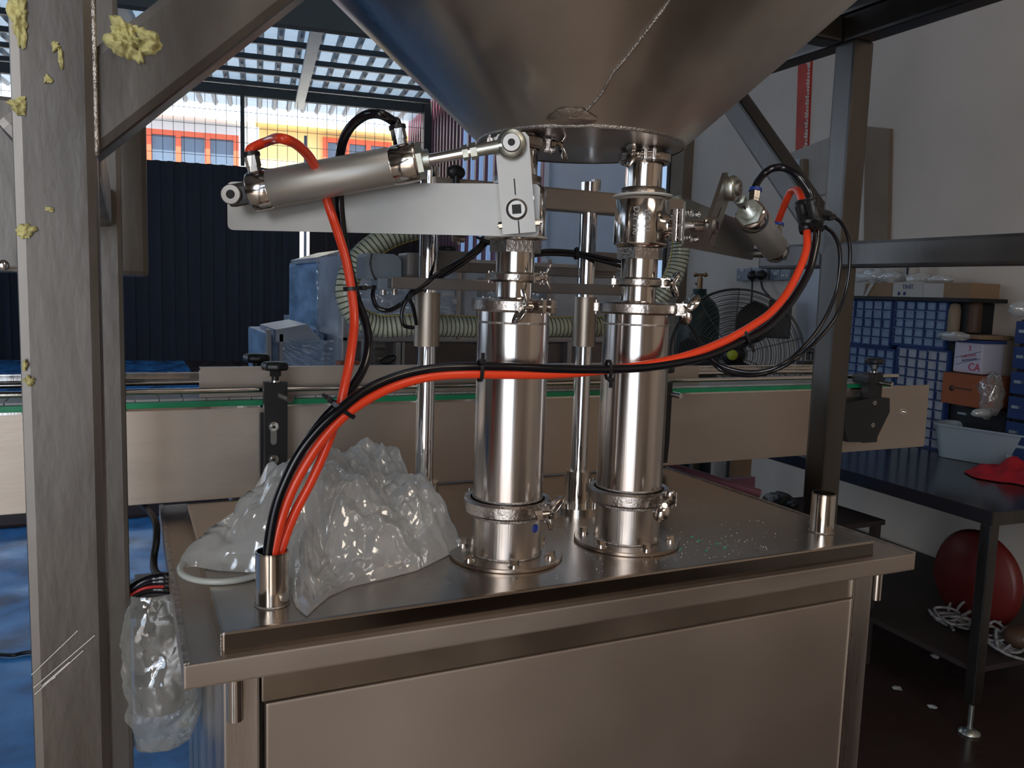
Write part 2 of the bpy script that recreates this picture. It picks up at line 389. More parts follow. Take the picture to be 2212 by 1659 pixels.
sh3 = struct('door_3', bslab(xm+.12, x9, 0, zt, 16.06), 'shutter_brown', 'brownish sheet door beside the bright gap')
for i in range(10):
    x = xm+.22+i*(x9-xm-.2)/10
    q = BM(); q.box(B(16.03, x, zt/2), (.08, .05, zt), (b2, b1, UZ)); obj('sheet_rib', q, 'shutter_brown', sh3)
b = BM(); b.prism([B(15.9, x9, 0), B(15.9, x9+.55, 0), B(15.9, x9+.55, za+.2), B(15.9, x9, za+.2)], b1*.2); struct('trim_5', b, 'dark_beam', 'dark pillar at the far corner')
b = BM(); b.box(B(15.9, xm+.03, (za+zt)/4+.3), (.05, .05, 5.0 if 0 else zt), (b2, b1, UZ)); struct('trim_6', b, 'white_door', 'thin pale post beside the bright gap')
b = BM(); b.box(B(15.96, bk(524, 300).dot(b2), (zt+za)/2), (.07, .07, za-zt), (b2, b1, UZ)); struct('trim_7', b, 'dark_beam', 'dark upright in the mesh grille')
b = BM(); b.box(B(15.97, (xw0+xw1)/2, (zw0+zw1)/2), (xw1-xw0, .02, zw1-zw0), (b2, b1, UZ)); 
struct('window_2', b, 'bright_sheet', 'small bright hatch low in the far door')
# wire grille above the doors: one object, its wires parts
gr = thing('mesh_grille', 'dark wire mesh grille above the far sheet doors', 'grille', B(15.95, 0, zt))
x = xl+.2
while x < x9:
    q = BM(); q.cyl(B(15.95, x, zt), B(15.95, x, za), .0055, seg=4, cap=False); obj('upright_wire', q, 'dark_steel', gr); x += .176
for k in range(5):
    z = zt+(k+.5)*(za-zt)/4.6
    q = BM(); q.cyl(B(15.94, xl, z), B(15.94, x9, z), .0055, seg=4, cap=False); obj('cross_wire', q, 'dark_steel', gr)
# roof
ro = BM(); ro.prism([B(4.5, -12, RZ+.10), B(4.5, 3.15, RZ+.10), B(18, 3.15, RZ+.10), B(18, -12, RZ+.10)], UZ*.02)
rf = struct('ceiling', ro, 'roof_sheet', 'pale ribbed roof sheets seen from below')
for i in range(46):
    x = -9.8+i*.28
    q = BM(); q.prism([B(4.5, x, RZ+.10), B(4.5, x+.03, RZ+.045), B(4.5, x+.07, RZ+.045), B(4.5, x+.10, RZ+.10)], b1*13.4)
    obj('sheet_rib', q, 'roof_sheet', rf)
for i in range(14):
    t = 4.6+i*.9
    q = BM(); q.box(B(t, -3.4, RZ-.02), (12.9, .03, .07), (b2, b1, UZ)); q.box(B(t+.03, -3.4, RZ-.055), (12.9, .06, .01), (b2, b1, UZ)); obj('purlin', q, 'purlin', rf)
for xx in (-7.4, -4.4, -1.6, .75):
    p0 = b2*xx; q = BM(); q.box(B(10.6, xx, RZ-.13), (.16, 11.8, .07), (b2, b1, UZ)); obj('rafter', q, 'rafter', rf)
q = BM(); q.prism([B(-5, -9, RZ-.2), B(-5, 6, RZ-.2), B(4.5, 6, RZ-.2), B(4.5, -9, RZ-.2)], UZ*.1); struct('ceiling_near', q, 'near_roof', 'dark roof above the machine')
t0 = 9.2; z0 = bk(660, 62, t0).z
q = BM(); q.box(B(t0, -3, z0+.25), (14, .14, .5), (b2, b1, UZ)); struct('trim_8', q, 'dark_beam', 'deep dark roof beam behind the hopper')
# walls out of the frame that shade the hall
q = BM(); q.prism([W(-3, -7, 0), W(-3, -3.2, 0), W(-3, -3.2, 5), W(-3, -7, 5)], w1*-.1)
q.prism([W(-3, -.3, 0), W(-3, 3.3, 0), W(-3, 3.3, 5), W(-3, -.3, 5)], w1*-.1); q.prism([W(-3, -3.2, 3.1), W(-3, -.3, 3.1), W(-3, -.3, 5), W(-3, -3.2, 5)], w1*-.1)
struct('wall_front', q, 'beige_wall', 'beige wall with an open shopfront behind the camera')
q = BM(); q.prism([W(-3, -7, 0), W(16, -9, 0), W(16, -9, 5), W(-3, -7, 5)], w2*-.1); struct('wall_left', q, 'beige_wall', 'beige wall on the far left of the hall')

# houses across the yard
def house(x0, x1, zb, zt_, t, m, label, wins, eave):
    h = thing('house', label, 'building', B(t, (x0+x1)/2, 0))
    q = BM(); q.prism([B(t, x0, 0), B(t, x1, 0), B(t, x1, zt_), B(t, x0, zt_)], b1*4); obj('facade', q, m, h)
    q = BM(); q.box(B(t-.3, (x0+x1)/2, eave), (x1-x0+.2, .7, .12), (b2, b1, UZ)); obj('eave', q, 'white_plaster' if m != 'yellow_plaster' else m, h)
    for (wx0, wx1, wz0, wz1, n, rows) in wins:
        f = BM(); fr = .13
        for i in range(n+1):
            xx = wx0+(wx1-wx0)*i/n; f.box(B(t-.06, xx, (wz0+wz1)/2), (fr, .12, wz1-wz0+fr), (b2, b1, UZ))
        for j in range(rows+1):
            zz = wz0+(wz1-wz0)*j/rows; f.box(B(t-.05, (wx0+wx1)/2, zz), (wx1-wx0, .1, fr), (b2, b1, UZ))
        wo = obj('window_frame', f, 'orange_frame', h, label='orange-red window frame')
        for i in range(n):
            for j in range(rows):
                p = BM(); xa, xb = wx0+(wx1-wx0)*i/n, wx0+(wx1-wx0)*(i+1)/n; zc, zd = wz0+(wz1-wz0)*j/rows, wz0+(wz1-wz0)*(j+1)/rows
                p.box(B(t-.02, (xa+xb)/2, (zc+zd)/2), (xb-xa, .03, zd-zc), (b2, b1, UZ)); obj('pane', p, 'window_glass', wo)
    return h
T = 24
X = lambda px, py: back(px, py, T).dot(b2)
Z = lambda px, py: back(px, py, T).z
house(X(-400, 300), X(535, 300), 0, Z(420, 262), T, 'white_plaster', 'white house with long orange-framed window seen through the mesh grille', [(X(322, 300), X(510, 300), Z(420, 390), Z(420, 292), 3, 1), (X(-60, 300), X(240, 300), Z(20, 390), Z(20, 270), 4, 1)], Z(420, 258))
house(X(560, 300), X(1100, 300), 0, Z(700, 268), T+.4, 'yellow_plaster', 'yellow house with orange-framed window at right behind the mesh grille', [(X(705, 300), X(845, 300), Z(760, 400), Z(760, 302), 3, 2)], Z(700, 276))
q = BM(); q.prism([B(T+.3, X(560, 300), 0), B(T+.3, X(1100, 300), 0), B(T+.3, X(1100, 300), Z(700, 385)), B(T+.3, X(560, 300), Z(700, 385))], b1*.1); hs = [o for o in bpy.data.objects if o.name == 'house.001'][0]; obj('ground_storey', q, 'white_plaster', hs)
g = BM(); g.quad(B(16.3, -14, .004), B(16.3, 8, .004), B(40, 8, .004), B(40, -14, .004)); struct('floor_yard', g, 'beige_wall', 'pale yard ground outside the far doors')

# ================================================================== SUPPORT FRAME AND HOPPER
TW = .05
fr = thing('support_frame', 'welded square-tube stainless steel frame carrying the hopper', 'frame', (-.035, .61, 0))
def sqtube(p, q, m='frame_steel', name='beam', tw=TW, side=UY, par=fr, bev=.006, label=None):
    p, q = V(p), V(q); d = (q-p); L = d.length; d.normalize(); s = (side-d*side.dot(d)).normalized(); n = d.cross(s)
    bmx = BM(); bmx.box((p+q)/2, (tw, L, tw) if not isinstance(tw, tuple) else (tw[0], L, tw[1]), (n, d, s), bev=bev); return obj(name, bmx, m, par, label)
XL0, XR0 = -.0385, 1.302
YF, YB = .634, 1.235
TOPZ = H+.503
for nm, x, y in (('front', XL0, YF), ('rear', XL0+.012, YB), ('rear', XR0, YB)):
    sqtube((x, y, 0), (x, y, TOPZ), name='post', tw=TW if nm == 'rear' else .0475)
for x in (XL0, XR0):
    sqtube((x, YF+.024 if x < 0 else .5, H+.092), (x, YB-.025, H+.092), name='mid_beam', side=UZ)
sqtube((XR0, YB+.025, H+.092), (XR0, 1.44, H+.092), name='mid_beam', side=UZ)
for x in (XL0, XR0):
    sqtube((x, .30, TOPZ+.025), (x, 1.95, TOPZ+.025), name='top_beam', side=UZ)
    sqtube((x, .30, TOPZ+.078), (x, 1.95, TOPZ+.078), name='top_beam', side=UZ)
for y in (YF, YB+.03): sqtube((XL0+.026, y, TOPZ+.025), (XR0-.026, y, TOPZ+.025), name='top_beam', side=UZ)
# braces
A, Bp = aty(205, 335, .61), aty(640, -8, .61)
d = (Bp-A).normalized(); n = V((-d.z, 0, d.x)); A2, B2 = A+n*TW/2+UY*(TW/2+.006)-d*.030, Bp+n*TW/2+UY*(TW/2+.006)+d*.06
sqtube(A2, B2, name='brace', side=UY)
A, Bp = atx(1724, 486, 1.277), atx(1569, 254, 1.277); d = (Bp-A).normalized(); n = V((0, -d.z, d.y))
A2, B2 = A+n*TW/2+UX*TW/2-d*.10, Bp+n*TW/2+UX*TW/2+d*.22
sqtube(A2, B2, name='brace', side=UX)
# weld beads where brace meets post
q = BM(); q.tube([(XL0+.0238, .612, H+.36), (XL0+.0238, .612, aty(205, 150, .61).z), (XL0+.0238, .612, aty(205, 335, .61).z)], .0016, 6, res=3); obj('weld', q, 'weld', fr)
q = BM(); q.tube([aty(1850, 520, 1.21), aty(1875, 522, 1.21)], .0015, 5); obj('weld', q, 'weld', fr)
# dried insulation foam stuck on the frame
def blob(p, rx, rz, th, seed, spiky=.5):
    q = BM(); n = 64; rings = 14; vs = [V(p)+V((0, -th, 0))]; c = V(p)
    for i in range(1, rings+1):
        rho = i/rings
        for k in range(n):
            a = 2*PI*k/n; e = 1+.55*noise.noise(V((math.cos(a)*1.3+seed, math.sin(a)*1.3, seed)))+.30*noise.noise(V((math.cos(a)*4+seed, math.sin(a)*4, seed)))+.12*noise.noise(V((math.cos(a)*11+seed, math.sin(a)*11, seed)))
            X_, Z_ = rx*rho*e*math.cos(a), rz*rho*e*math.sin(a)
            h_ = th*(1-rho**4)*(.75+.9*noise.noise(V((X_*110+seed, Z_*110, 0)))+.7*noise.noise(V((X_*330+seed, Z_*330, 3))))
            vs.append(c+V((X_, -max(.0003 if rho < 1 else 0, h_), Z_)))
    fs = [(0, 1+k, 1+(k+1) % n) for k in range(n)]+[(1+(i-1)*n+k, 1+i*n+k, 1+i*n+(k+1) % n, 1+(i-1)*n+(k+1) % n) for i in range(1, rings) for k in range(n)]
    q.add(vs, fs, True); return q
FY = YF-.0247
for (x, y, rx, rz, th) in ((282, 88, 42, 38, .010), (42, 40, 15, 42, .004), (120, 100, 8, 9, .002), (131, 126, 5, 18, .002), (104, 172, 8, 7, .0025), (40, 228, 17, 14, .003), (108, 452, 7, 5, .002), (57, 500, 14, 13, .003), (63, 822, 10, 9, .003), (54, 790, 4, 10, .002)):
    k = .61/1773*.92
    p = aty(x, y, (.6165 if x > 200 else FY)); obj('foam_spot', blob(p, rx*k*1.1, rz*k*1.1, th, x*.1), 'foam', fr, 'yellowish dried foam')
# scratches on the front post
q = BM()
for (x0, y0, x1, y1) in ((68, 1458, 168, 1362), (72, 1486, 205, 1372), (95, 1478, 150, 1430), (75, 1500, 180, 1405), (90, 1482, 120, 1462)):
    q.cyl(aty(x0, y0, FY), aty(x1, y1, FY), .0004, seg=4)
obj('scratch', q, 'dust_white', fr, 'bright scratches low on the post', kind='stuff')

# control cabinet hanging at the left behind the posts
ct = thing('control_cabinet', 'grey steel control cabinet behind the left posts', 'cabinet', (-.4, 1.45, 0))
p0, p1 = aty(322, 598, 1.4), aty(320, 262, 1.4); zt_ = aty(0, 205, 1.4).z
q = BM(); q.box(((-1.1+p0.x)/2, 1.55, (p0.z+zt_)/2), (p0.x+1.1, .3, zt_-p0.z), bev=.008); obj('body', q, 'frame_steel', ct)
q = BM(); q.box((-.24, 1.395, (p0.z+zt_)/2), (.42, .012, zt_-p0.z-.012), bev=.003); obj('door', q, 'frame_steel', ct)
q = BM(); s = aty(7, 573, 1.39); q.sphere(s, .008, sc=(1, .7, 1)); obj('screw', q, 'chrome', ct)
q = BM(); q.box((-.8, 1.725, p0.z/2+.1), (.05, .05, p0.z+.2)); q.box((-.8, 1.85, .01), (.3, .3, .02)); obj('stand', q, 'frame_steel', ct)

# hopper
hx, hy, hz, hr, hk = .61, 1.08, H+.215, .150, 1.10
ho = thing('hopper', 'large conical stainless steel hopper above the two filling columns', 'hopper', (hx, hy, hz))
q = BM(); q.lathe([(hr, 0), (hr+.004, .004), (hr+.30*hk, .30), (hr+.46*hk, .46)], (hx, hy, hz), UZ, 128); 
q.lathe([(hr+.46*hk, .46), (hr+.46*hk, .85)], (hx, hy, hz), UZ, 128); cone = obj('cone', q, 'hopper_steel', ho)
# dent and ripple of the hand-beaten sheet
me = cone.data
bmx = bmesh.new(); bmx.from_mesh(me); bmesh.ops.subdivide_edges(bmx, edges=[e for e in bmx.edges if abs(e.verts[0].co.z-e.verts[1].co.z) > .05], cuts=24, use_grid_fill=True)
for v in bmx.verts:
    rr = V((v.co.x, v.co.y, 0))
    if v.co.z > .01 and rr.length > 0:
        f_ = noise.noise(V((math.atan2(v.co.y, v.co.x)*5, v.co.z*2.2, 1)))*.0028+noise.noise(V((math.atan2(v.co.y, v.co.x)*14, v.co.z*9, 4)))*.0009
        v.co += rr.normalized()*f_
for f_ in bmx.faces: f_.smooth = True
bmx.to_mesh(me); bmx.free()
q = BM(); q.lathe([(0, 0), (hr-.001, 0), (hr-.001, .003), (0, .003)], (hx, hy, hz-.002), UZ, 96, smooth=False); obj('bottom_plate', q, 'plate_steel', ho)
# weld seam up the cone, over the front
def cone_pt(px, py):
    # intersect the camera ray with the cone
    r = ray(px, py); o = V((0, 0, H)); lo = None
    for i in range(4000):
        t = .6+i*.00025; P = o+r*t; 
        if P.z > hz and math.hypot(P.x-hx, P.y-hy) <= hr+hk*(P.z-hz): return P
    return None
q = BM(); sp = [cone_pt(*p) for p in ((1268, 236), (1285, 218), (1303, 195), (1322, 160), (1345, 133), (1375, 95), (1405, 55), (1432, 20), (1450, -8))]
q.tube([p+V((0, -.0005, -.0005)) for p in sp], .0022, 6, res=4); obj('weld_seam', q, 'weld', ho)
q = BM(); q.lathe([(hr-.0015, -.002), (hr+.0015, 0), (hr+.0012, .004)], (hx, hy, hz-.001), UZ, 128); obj('rim_weld', q, 'weld', ho)
pc = cone_pt(1235, 252); q = BM(); 
vs = []; n = 40
cn = V((pc.x-hx, pc.y-hy, 0)).normalized()*1.0-UZ*hk; cn.normalize(); ta = cn.cross(UZ).normalized(); tb = cn.cross(ta)
for i in range(6):
    for k in range(n):
        a = 2*PI*k/n; rho = i/5; vs.append(pc+ta*(.030*rho*math.cos(a)*(1+.2*math.sin(3*a)))+tb*(.014*rho*math.sin(a))+cn*(.0022*(1-rho*rho)+.0008*noise.noise(V((k*.7, i, 2)))+.0006))
q.add(vs, [(i*n+k, i*n+(k+1) % n, (i+1)*n+(k+1) % n, (i+1)*n+k) for i in range(5) for k in range(n)], True); obj('weld_patch', q, 'cast_steel', ho, 'ground weld patch at the rim')

# ================================================================== FILLING CABINET
PZ = H-.384; TZ = H-.410
PX0, PX1, PY0, PY1 = .0893, 1.094, .918, 1.50
TX0, TX1, TY0 = .049, 1.177, .905
cb = thing('machine_cabinet', 'stainless steel filling machine cabinet with raised top plate and gutter', 'machine', (.61, 1.2, 0))
q = BM(); q.box(((TX0+TX1)/2, (TY0+1.6)/2, TZ-.014), (TX1-TX0, 1.6-TY0, .028), bev=.0025); obj('gutter_tray', q, 'brushed_x', cb)
q = BM(); q.box((TX0+.0035, 1.25, TZ+.001), (.007, .69, .004), bev=.001); obj('tray_rim', q, 'weld', cb); q = BM(); q.box((TX1-.0035, 1.25, TZ+.001), (.007, .69, .004), bev=.001); obj('tray_rim', q, 'weld', cb)
q = BM(); q.box(((PX0+PX1)/2, (PY0+PY1)/2, PZ-.014), (PX1-PX0, PY1-PY0, .028), bev=.0035); obj('top_plate', q, 'plate_steel', cb)
q = BM(); q.tube([(PX0-.0005, PY0-.0005, TZ), (PX0-.0005, PY0-.0005, PZ-.001)], .0013, 6); obj('corner_weld', q, 'weld', cb)
CF = .948; cx0, cx1 = .0935, 1.133
q = BM(); q.box(((cx0+cx1)/2, (CF+.04+1.54)/2, .72), (cx1-cx0-.02, 1.54-CF-.04, .62)); obj('body', q, 'brushed_v', cb)
for (x0, x1) in ((cx0, cx0+.0405), (cx1-.043, cx1)):
    q = BM(); q.box(((x0+x1)/2, CF+.02, (TZ-.03+.06)/2), (x1-x0, .04, TZ-.03-.06), bev=.003); obj('corner_post', q, 'brushed_v', cb)
q = BM(); q.box((cx0+.002, (CF+.04+1.58)/2, .72), (.004, 1.58-CF-.04, .62), bev=.001); obj('side_panel', q, 'brushed_v', cb, 'streaked left side panel')
zr = aty(1200, 1407, CF).z
q = BM(); q.box(((cx0+cx1)/2, CF+.010, (TZ-.028+zr)/2), (cx1-cx0-.086, .014, TZ-.028-zr), bev=.002); obj('top_rail', q, 'rail_steel', cb)
q = BM(); q.box(((cx0+cx1)/2+.0005, CF+.009, (zr-.0015+.10)/2+.0), (cx1-cx0-.094, .016, zr-.0015-.10), bev=.003); obj('front_door', q, 'door_steel', cb)
q = BM(); q.box(((PX0+PX1)/2, PY0+.0002, PZ-.0145), (PX1-PX0-.006, .0012, .0225)); obj('plate_edge', q, 'edge_steel', cb, 'polished front edge of the top plate, coloured dark for its reflection')
q = BM(); q.box((cx1-.0452, CF+.003, (zr+.1)/2+.02), (.0035, .008, zr-.06), bev=.0015); obj('door_edge', q, 'polished', cb)
q = BM(); q.box((cx0+.0435, CF+.018, .6), (.0035, .012, .9)); obj('door_gap', q, 'black_matte', cb)
for x in (cx0+.02, cx1-.02):
    for y in (CF+.02, 1.52):
        q = BM(); q.cyl((x, y, .0), (x, y, .012), .025); q.cyl((x, y, .012), (x, y, .07), .008); obj('foot', q, 'zinc', cb)
for (x, y, z0, z1, r) in ((aty(508, 1500, .93).x, .932, aty(508, 1556, .93).z, TZ-.02, .0092), (aty(1897, 1280, .96).x, .965, aty(1897, 1296, .96).z, TZ-.02, .0088)):
    q = BM(); q.cyl((x, y, z0), (x, y, z1), r, cap=False); q.cyl((x, y, z0+.003), (x, y, z1), r-.0015, cap=True); obj('drain_pipe', q, 'polished', cb)
for (x, y) in ((.154, .984), (1.051, .990)):
    q = BM(); R_ = .0195; q.cyl((x, y, PZ), (x, y, PZ+.066), R_, seg=40, cap=False); q.cyl((x, y, PZ+.066), (x, y, PZ+.002), R_-.0018, seg=40, cap=False)
    q.ring((x, y, PZ+.064), UZ, R_, R_-.0018, .002, 40); so = obj('hose_sleeve', q, 'polished', cb)
    q = BM(); q.lathe([(R_-.0004, -.0002), (R_+.0018, .0006), (R_+.0004, .0022)], (x, y, PZ), UZ, 40); obj('weld', q, 'weld', so)

# ================================================================== FILLING COLUMNS
YC = 1.056; XC = (.498, .7066)
def wingnut(q, c, ax_out, ax_up, s=1.0, tilt=0):
    """spoon-shaped clamp nut: neck along ax_out, two paddles along ax_up"""
    c = V(c); u = V(ax_out).normalized(); v = V(ax_up).normalized(); w_ = u.cross(v)
    q.cyl(c, c+u*.016*s, .0048*s, .0038*s, 12)
    q.hexa(c-u*.004*s, c+u*.003*s, .0062*s)
    for sg in (1, -1):
        n = 14; vs = []; 
        for i in range(n+1):
            t = i/n; cc = c+u*(.012+.010*t)*s+v*(sg*(.002+.022*t)*s); wd = .0105*s*math.sin(PI*min(1, .15+.85*t))**.5*(1 if t < .95 else .5)
            th = .0016*s
            for (a, b_) in ((-1, -1), (1, -1), (1, 1), (-1, 1)): vs.append(cc+w_*(wd*a)+u*(th*b_))
        fs = [(i*4+k, i*4+(k+1) % 4, (i+1)*4+(k+1) % 4, (i+1)*4+k) for i in range(n) for k in range(4)]+[(0, 1, 2, 3), (n*4, n*4+3, n*4+2, n*4+1)]
        q.add(vs, fs, True)
def clamp(par, c, r, h, ang, up=UZ, s=1.0, wing=True, wdir=None):
    """tri-clamp ring with its nut at heading ang"""
    c = V(c); q = BM()
    for pr in ([(r-.003, 0), (r, .003)], [(r, .003), (r, h-.003)], [(r, h-.003), (r-.003, h)], [(r-.003, h), (r-.009, h-.001)], [(r-.009, .001), (r-.003, 0)]):
        q.lathe(pr, c-UZ*h/2, UZ, 48)
    d = V((math.sin(ang), math.cos(ang), 0)); t = V((math.cos(ang), -math.sin(ang), 0))
    cl = obj('tri_clamp', q, 'cast_steel', par)
    q = BM(); p = c+d*(r+.004)
    for sg in (-1, 1): q.box(p+t*(sg*.007)*s+UZ*0, (.006*s, .018*s, h*1.02), (t, d, UZ), bev=.0012)
    for sg in (-1, 1): q.cyl(p+t*(sg*.007)*s+d*.003-UZ*h*.62, p+t*(sg*.007)*s+d*.003+UZ*h*.62, .0018*s, seg=10)
    obj('hinge_block', q, 'cast_steel', cl)
    q = BM(); q.cyl(p-t*.016*s+d*.003, p+t*.022*s+d*.003, .0028*s, seg=10)
    if wing: wingnut(q, p+t*.020*s+d*.003, t if wdir is None else wdir, UZ if s < 1.05 else (UZ+d*.4), s)
    obj('wing_nut', q, 'polished', cl)
    # far hinge
    q = BM(); p2 = c-d*(r+.002)
    for sg in (-1, 1): q.cyl(p2+t*(.006*sg)-UZ*h*.6, p2+t*(.006*sg)+UZ*h*.6, .0024*s, seg=10)
    q.box(p2, (.022*s, .007, h*.7), (t, d, UZ), bev=.001); obj('hinge', q, 'cast_steel', cl)
    return cl
def column(xc, label, which):
    c0 = V((xc, YC, PZ)); col = thing('filling_column', label, 'column', c0)
    at = lambda z: V((xc, YC, H+z))
    q = BM(); q.ring(c0, UZ, .0825, .02, .006, 64, ch=.0012); obj('base_flange', q, 'plate_steel', col)
    for k in range(6):
        a = math.radians(({0: 195, 1: 187}[which])+k*60); p = c0+V((math.sin(a)*.068, math.cos(a)*.068, .006))
        q = BM(); q.cyl(p, p+UZ*.0014, .0088, seg=20); q.cyl(p+UZ*.0014, p+UZ*.0030, .0074, seg=20); q.hexa(p+UZ*.003, p+UZ*.0095, .0066); obj('bolt', q, 'polished', col)
    q = BM(); q.lathe([(.0508, .006), (.0505, .050), (.0505, .067)], c0, UZ, 64); obj('base_tube', q, 'brushed_v', col)
    q = BM(); q.lathe([(.0509, .0605), (.0518, .0625), (.0509, .0645)], c0, UZ, 64); q.lathe([(.0506, .006), (.0525, .0066), (.0512, .0085)], c0, UZ, 64); obj('weld', q, 'weld', col)
    ha = math.radians(152 if which == 0 else 140); p = c0+V((math.sin(ha)*.0505, math.cos(ha)*.0505, .050)); dd = V((math.sin(ha), math.cos(ha), 0))
    q = BM(); q.ring(p-dd*.001, dd, .0062, .0048, .002, 20); q.cyl(p-dd*.001, p+dd*.0004, .0048, seg=20); obj('blue_plug', q, ['blue_collar', 'blue_collar'], col, 'round blue plug')
    zl, zu = -.306, -.0195
    q = BM(); q.lathe([(.0508, -.322-.384*0), (.0508, zu-.008)], at(0), UZ, 72); obj('main_tube', q, 'tube_steel', col)
    q = BM(); q.lathe([(.0509, -.296), (.0515, -.2945), (.0509, -.293)], at(0), UZ, 72); q.lathe([(.0509, -.045), (.0515, -.0435), (.0509, -.042)], at(0), UZ, 72); obj('weld_ring', q, 'weld', col)
    if which == 0: clamp(col, at(-.3065), .0635, .021, math.radians(150), s=1.15, wdir=V((.9, -.2, .08)))
    else: clamp(col, at(-.3065), .0635, .021, math.radians(148), s=1.1, wdir=V((-.5, -.6, 0)))
    if which == 0: clamp(col, at(zu), .0605, .018, math.radians(165), s=1.05, wdir=V((-.9, .1, 0)))
    else: clamp(col, at(zu), .0605, .018, math.radians(125), s=1.05, wdir=V((.8, .35, .0)))
    q = BM(); q.lathe([(.050, 0), (.0275, .004), (.0265, .010)], at(-.018), UZ, 48); q.lathe([(.0265, -.012), (.0265, .014)], at(0), UZ, 48); obj('reducer_neck', q, 'polished', col)
    clamp(col, at(.0195), .0355, .014, math.radians(140 if which == 0 else 125), s=.85, wdir=V((.8, -.3, .1)) if which == 0 else V((.9, 0, -.1)))
    q = BM(); q.lathe([(.0275, .024), (.0275, .056)], at(0), UZ, 48); obj('neck_tube', q, 'polished', col)
    q = BM(); q.hexa(at(.054), at(.070), .0365); obj('hex_collar', q, 'cast_steel', col)
    # ball valve body
    q = BM(); q.lathe([(.030, .069), (.0405, .074), (.0415, .078), (.0405, .140), (.038, .144), (.030, .147)], at(0), UZ, 64); vb = obj('valve_body', q, 'polished', col)
    q = BM(); zz = .0722 if which == 0 else .1455; q.lathe([(.035, 0), (.0440, .0006), (.0450, .0016), (.0440, .0028), (.035, .003)], at(zz), (.0, .03, 1), 48); obj('seal_ring', q, 'ptfe', col, 'white plastic seal ring')
    q = BM(); q.lathe([(.0335, .147), (.0335, .158), (.028, .160)], at(0), UZ, 48); obj('upper_collar', q, 'cast_steel', col)
    q = BM(); q.lathe([(.0272, .158), (.0272, .199)], at(0), UZ, 48); q.lathe([(.0272, .2075), (.0272, .24)], at(0), UZ, 48); obj('outlet_pipe', q, 'polished', col)
    clamp(col, at(.2025), .0385, .016, math.radians(110 if which == 0 else 205), s=.9, wdir=V((.6, -.1, 0)) if which == 0 else V((-.95, -.25, 0)))
    return col, vb
colA, vbA = column(XC[0], 'left tall polished filling column bolted to the top plate', 0)
colB, vbB = column(XC[1], 'right tall polished filling column bolted to the top plate', 1)
# cast lettering on the right valve
def curved_text(body, sz, xc, ang, z, par, up):
    # letters stacked along z, facing heading ang
    d = V((math.sin(ang), math.cos(ang), 0)); t = V((math.cos(ang), -math.sin(ang), 0))*-1
    text('cast_letters', body, sz, V((xc, YC, H+z))+d*.0409, (UZ*up, t*-up if 0 else (UZ*up).cross(-d)*-1, d), 'satin_alu', par, .0008)
for bdy, ang, sz in (('ISO 31', 203, .012), ('D31 TR/', 226, .012)):
    a = math.radians(ang); d = V((math.sin(a), math.cos(a), 0)); u = -UZ; v = d.cross(u)
    text('cast_letters', bdy, sz, V((XC[1], YC, H+.108))+d*.0407, (u, v, d), 'satin_alu', colB, .0008)

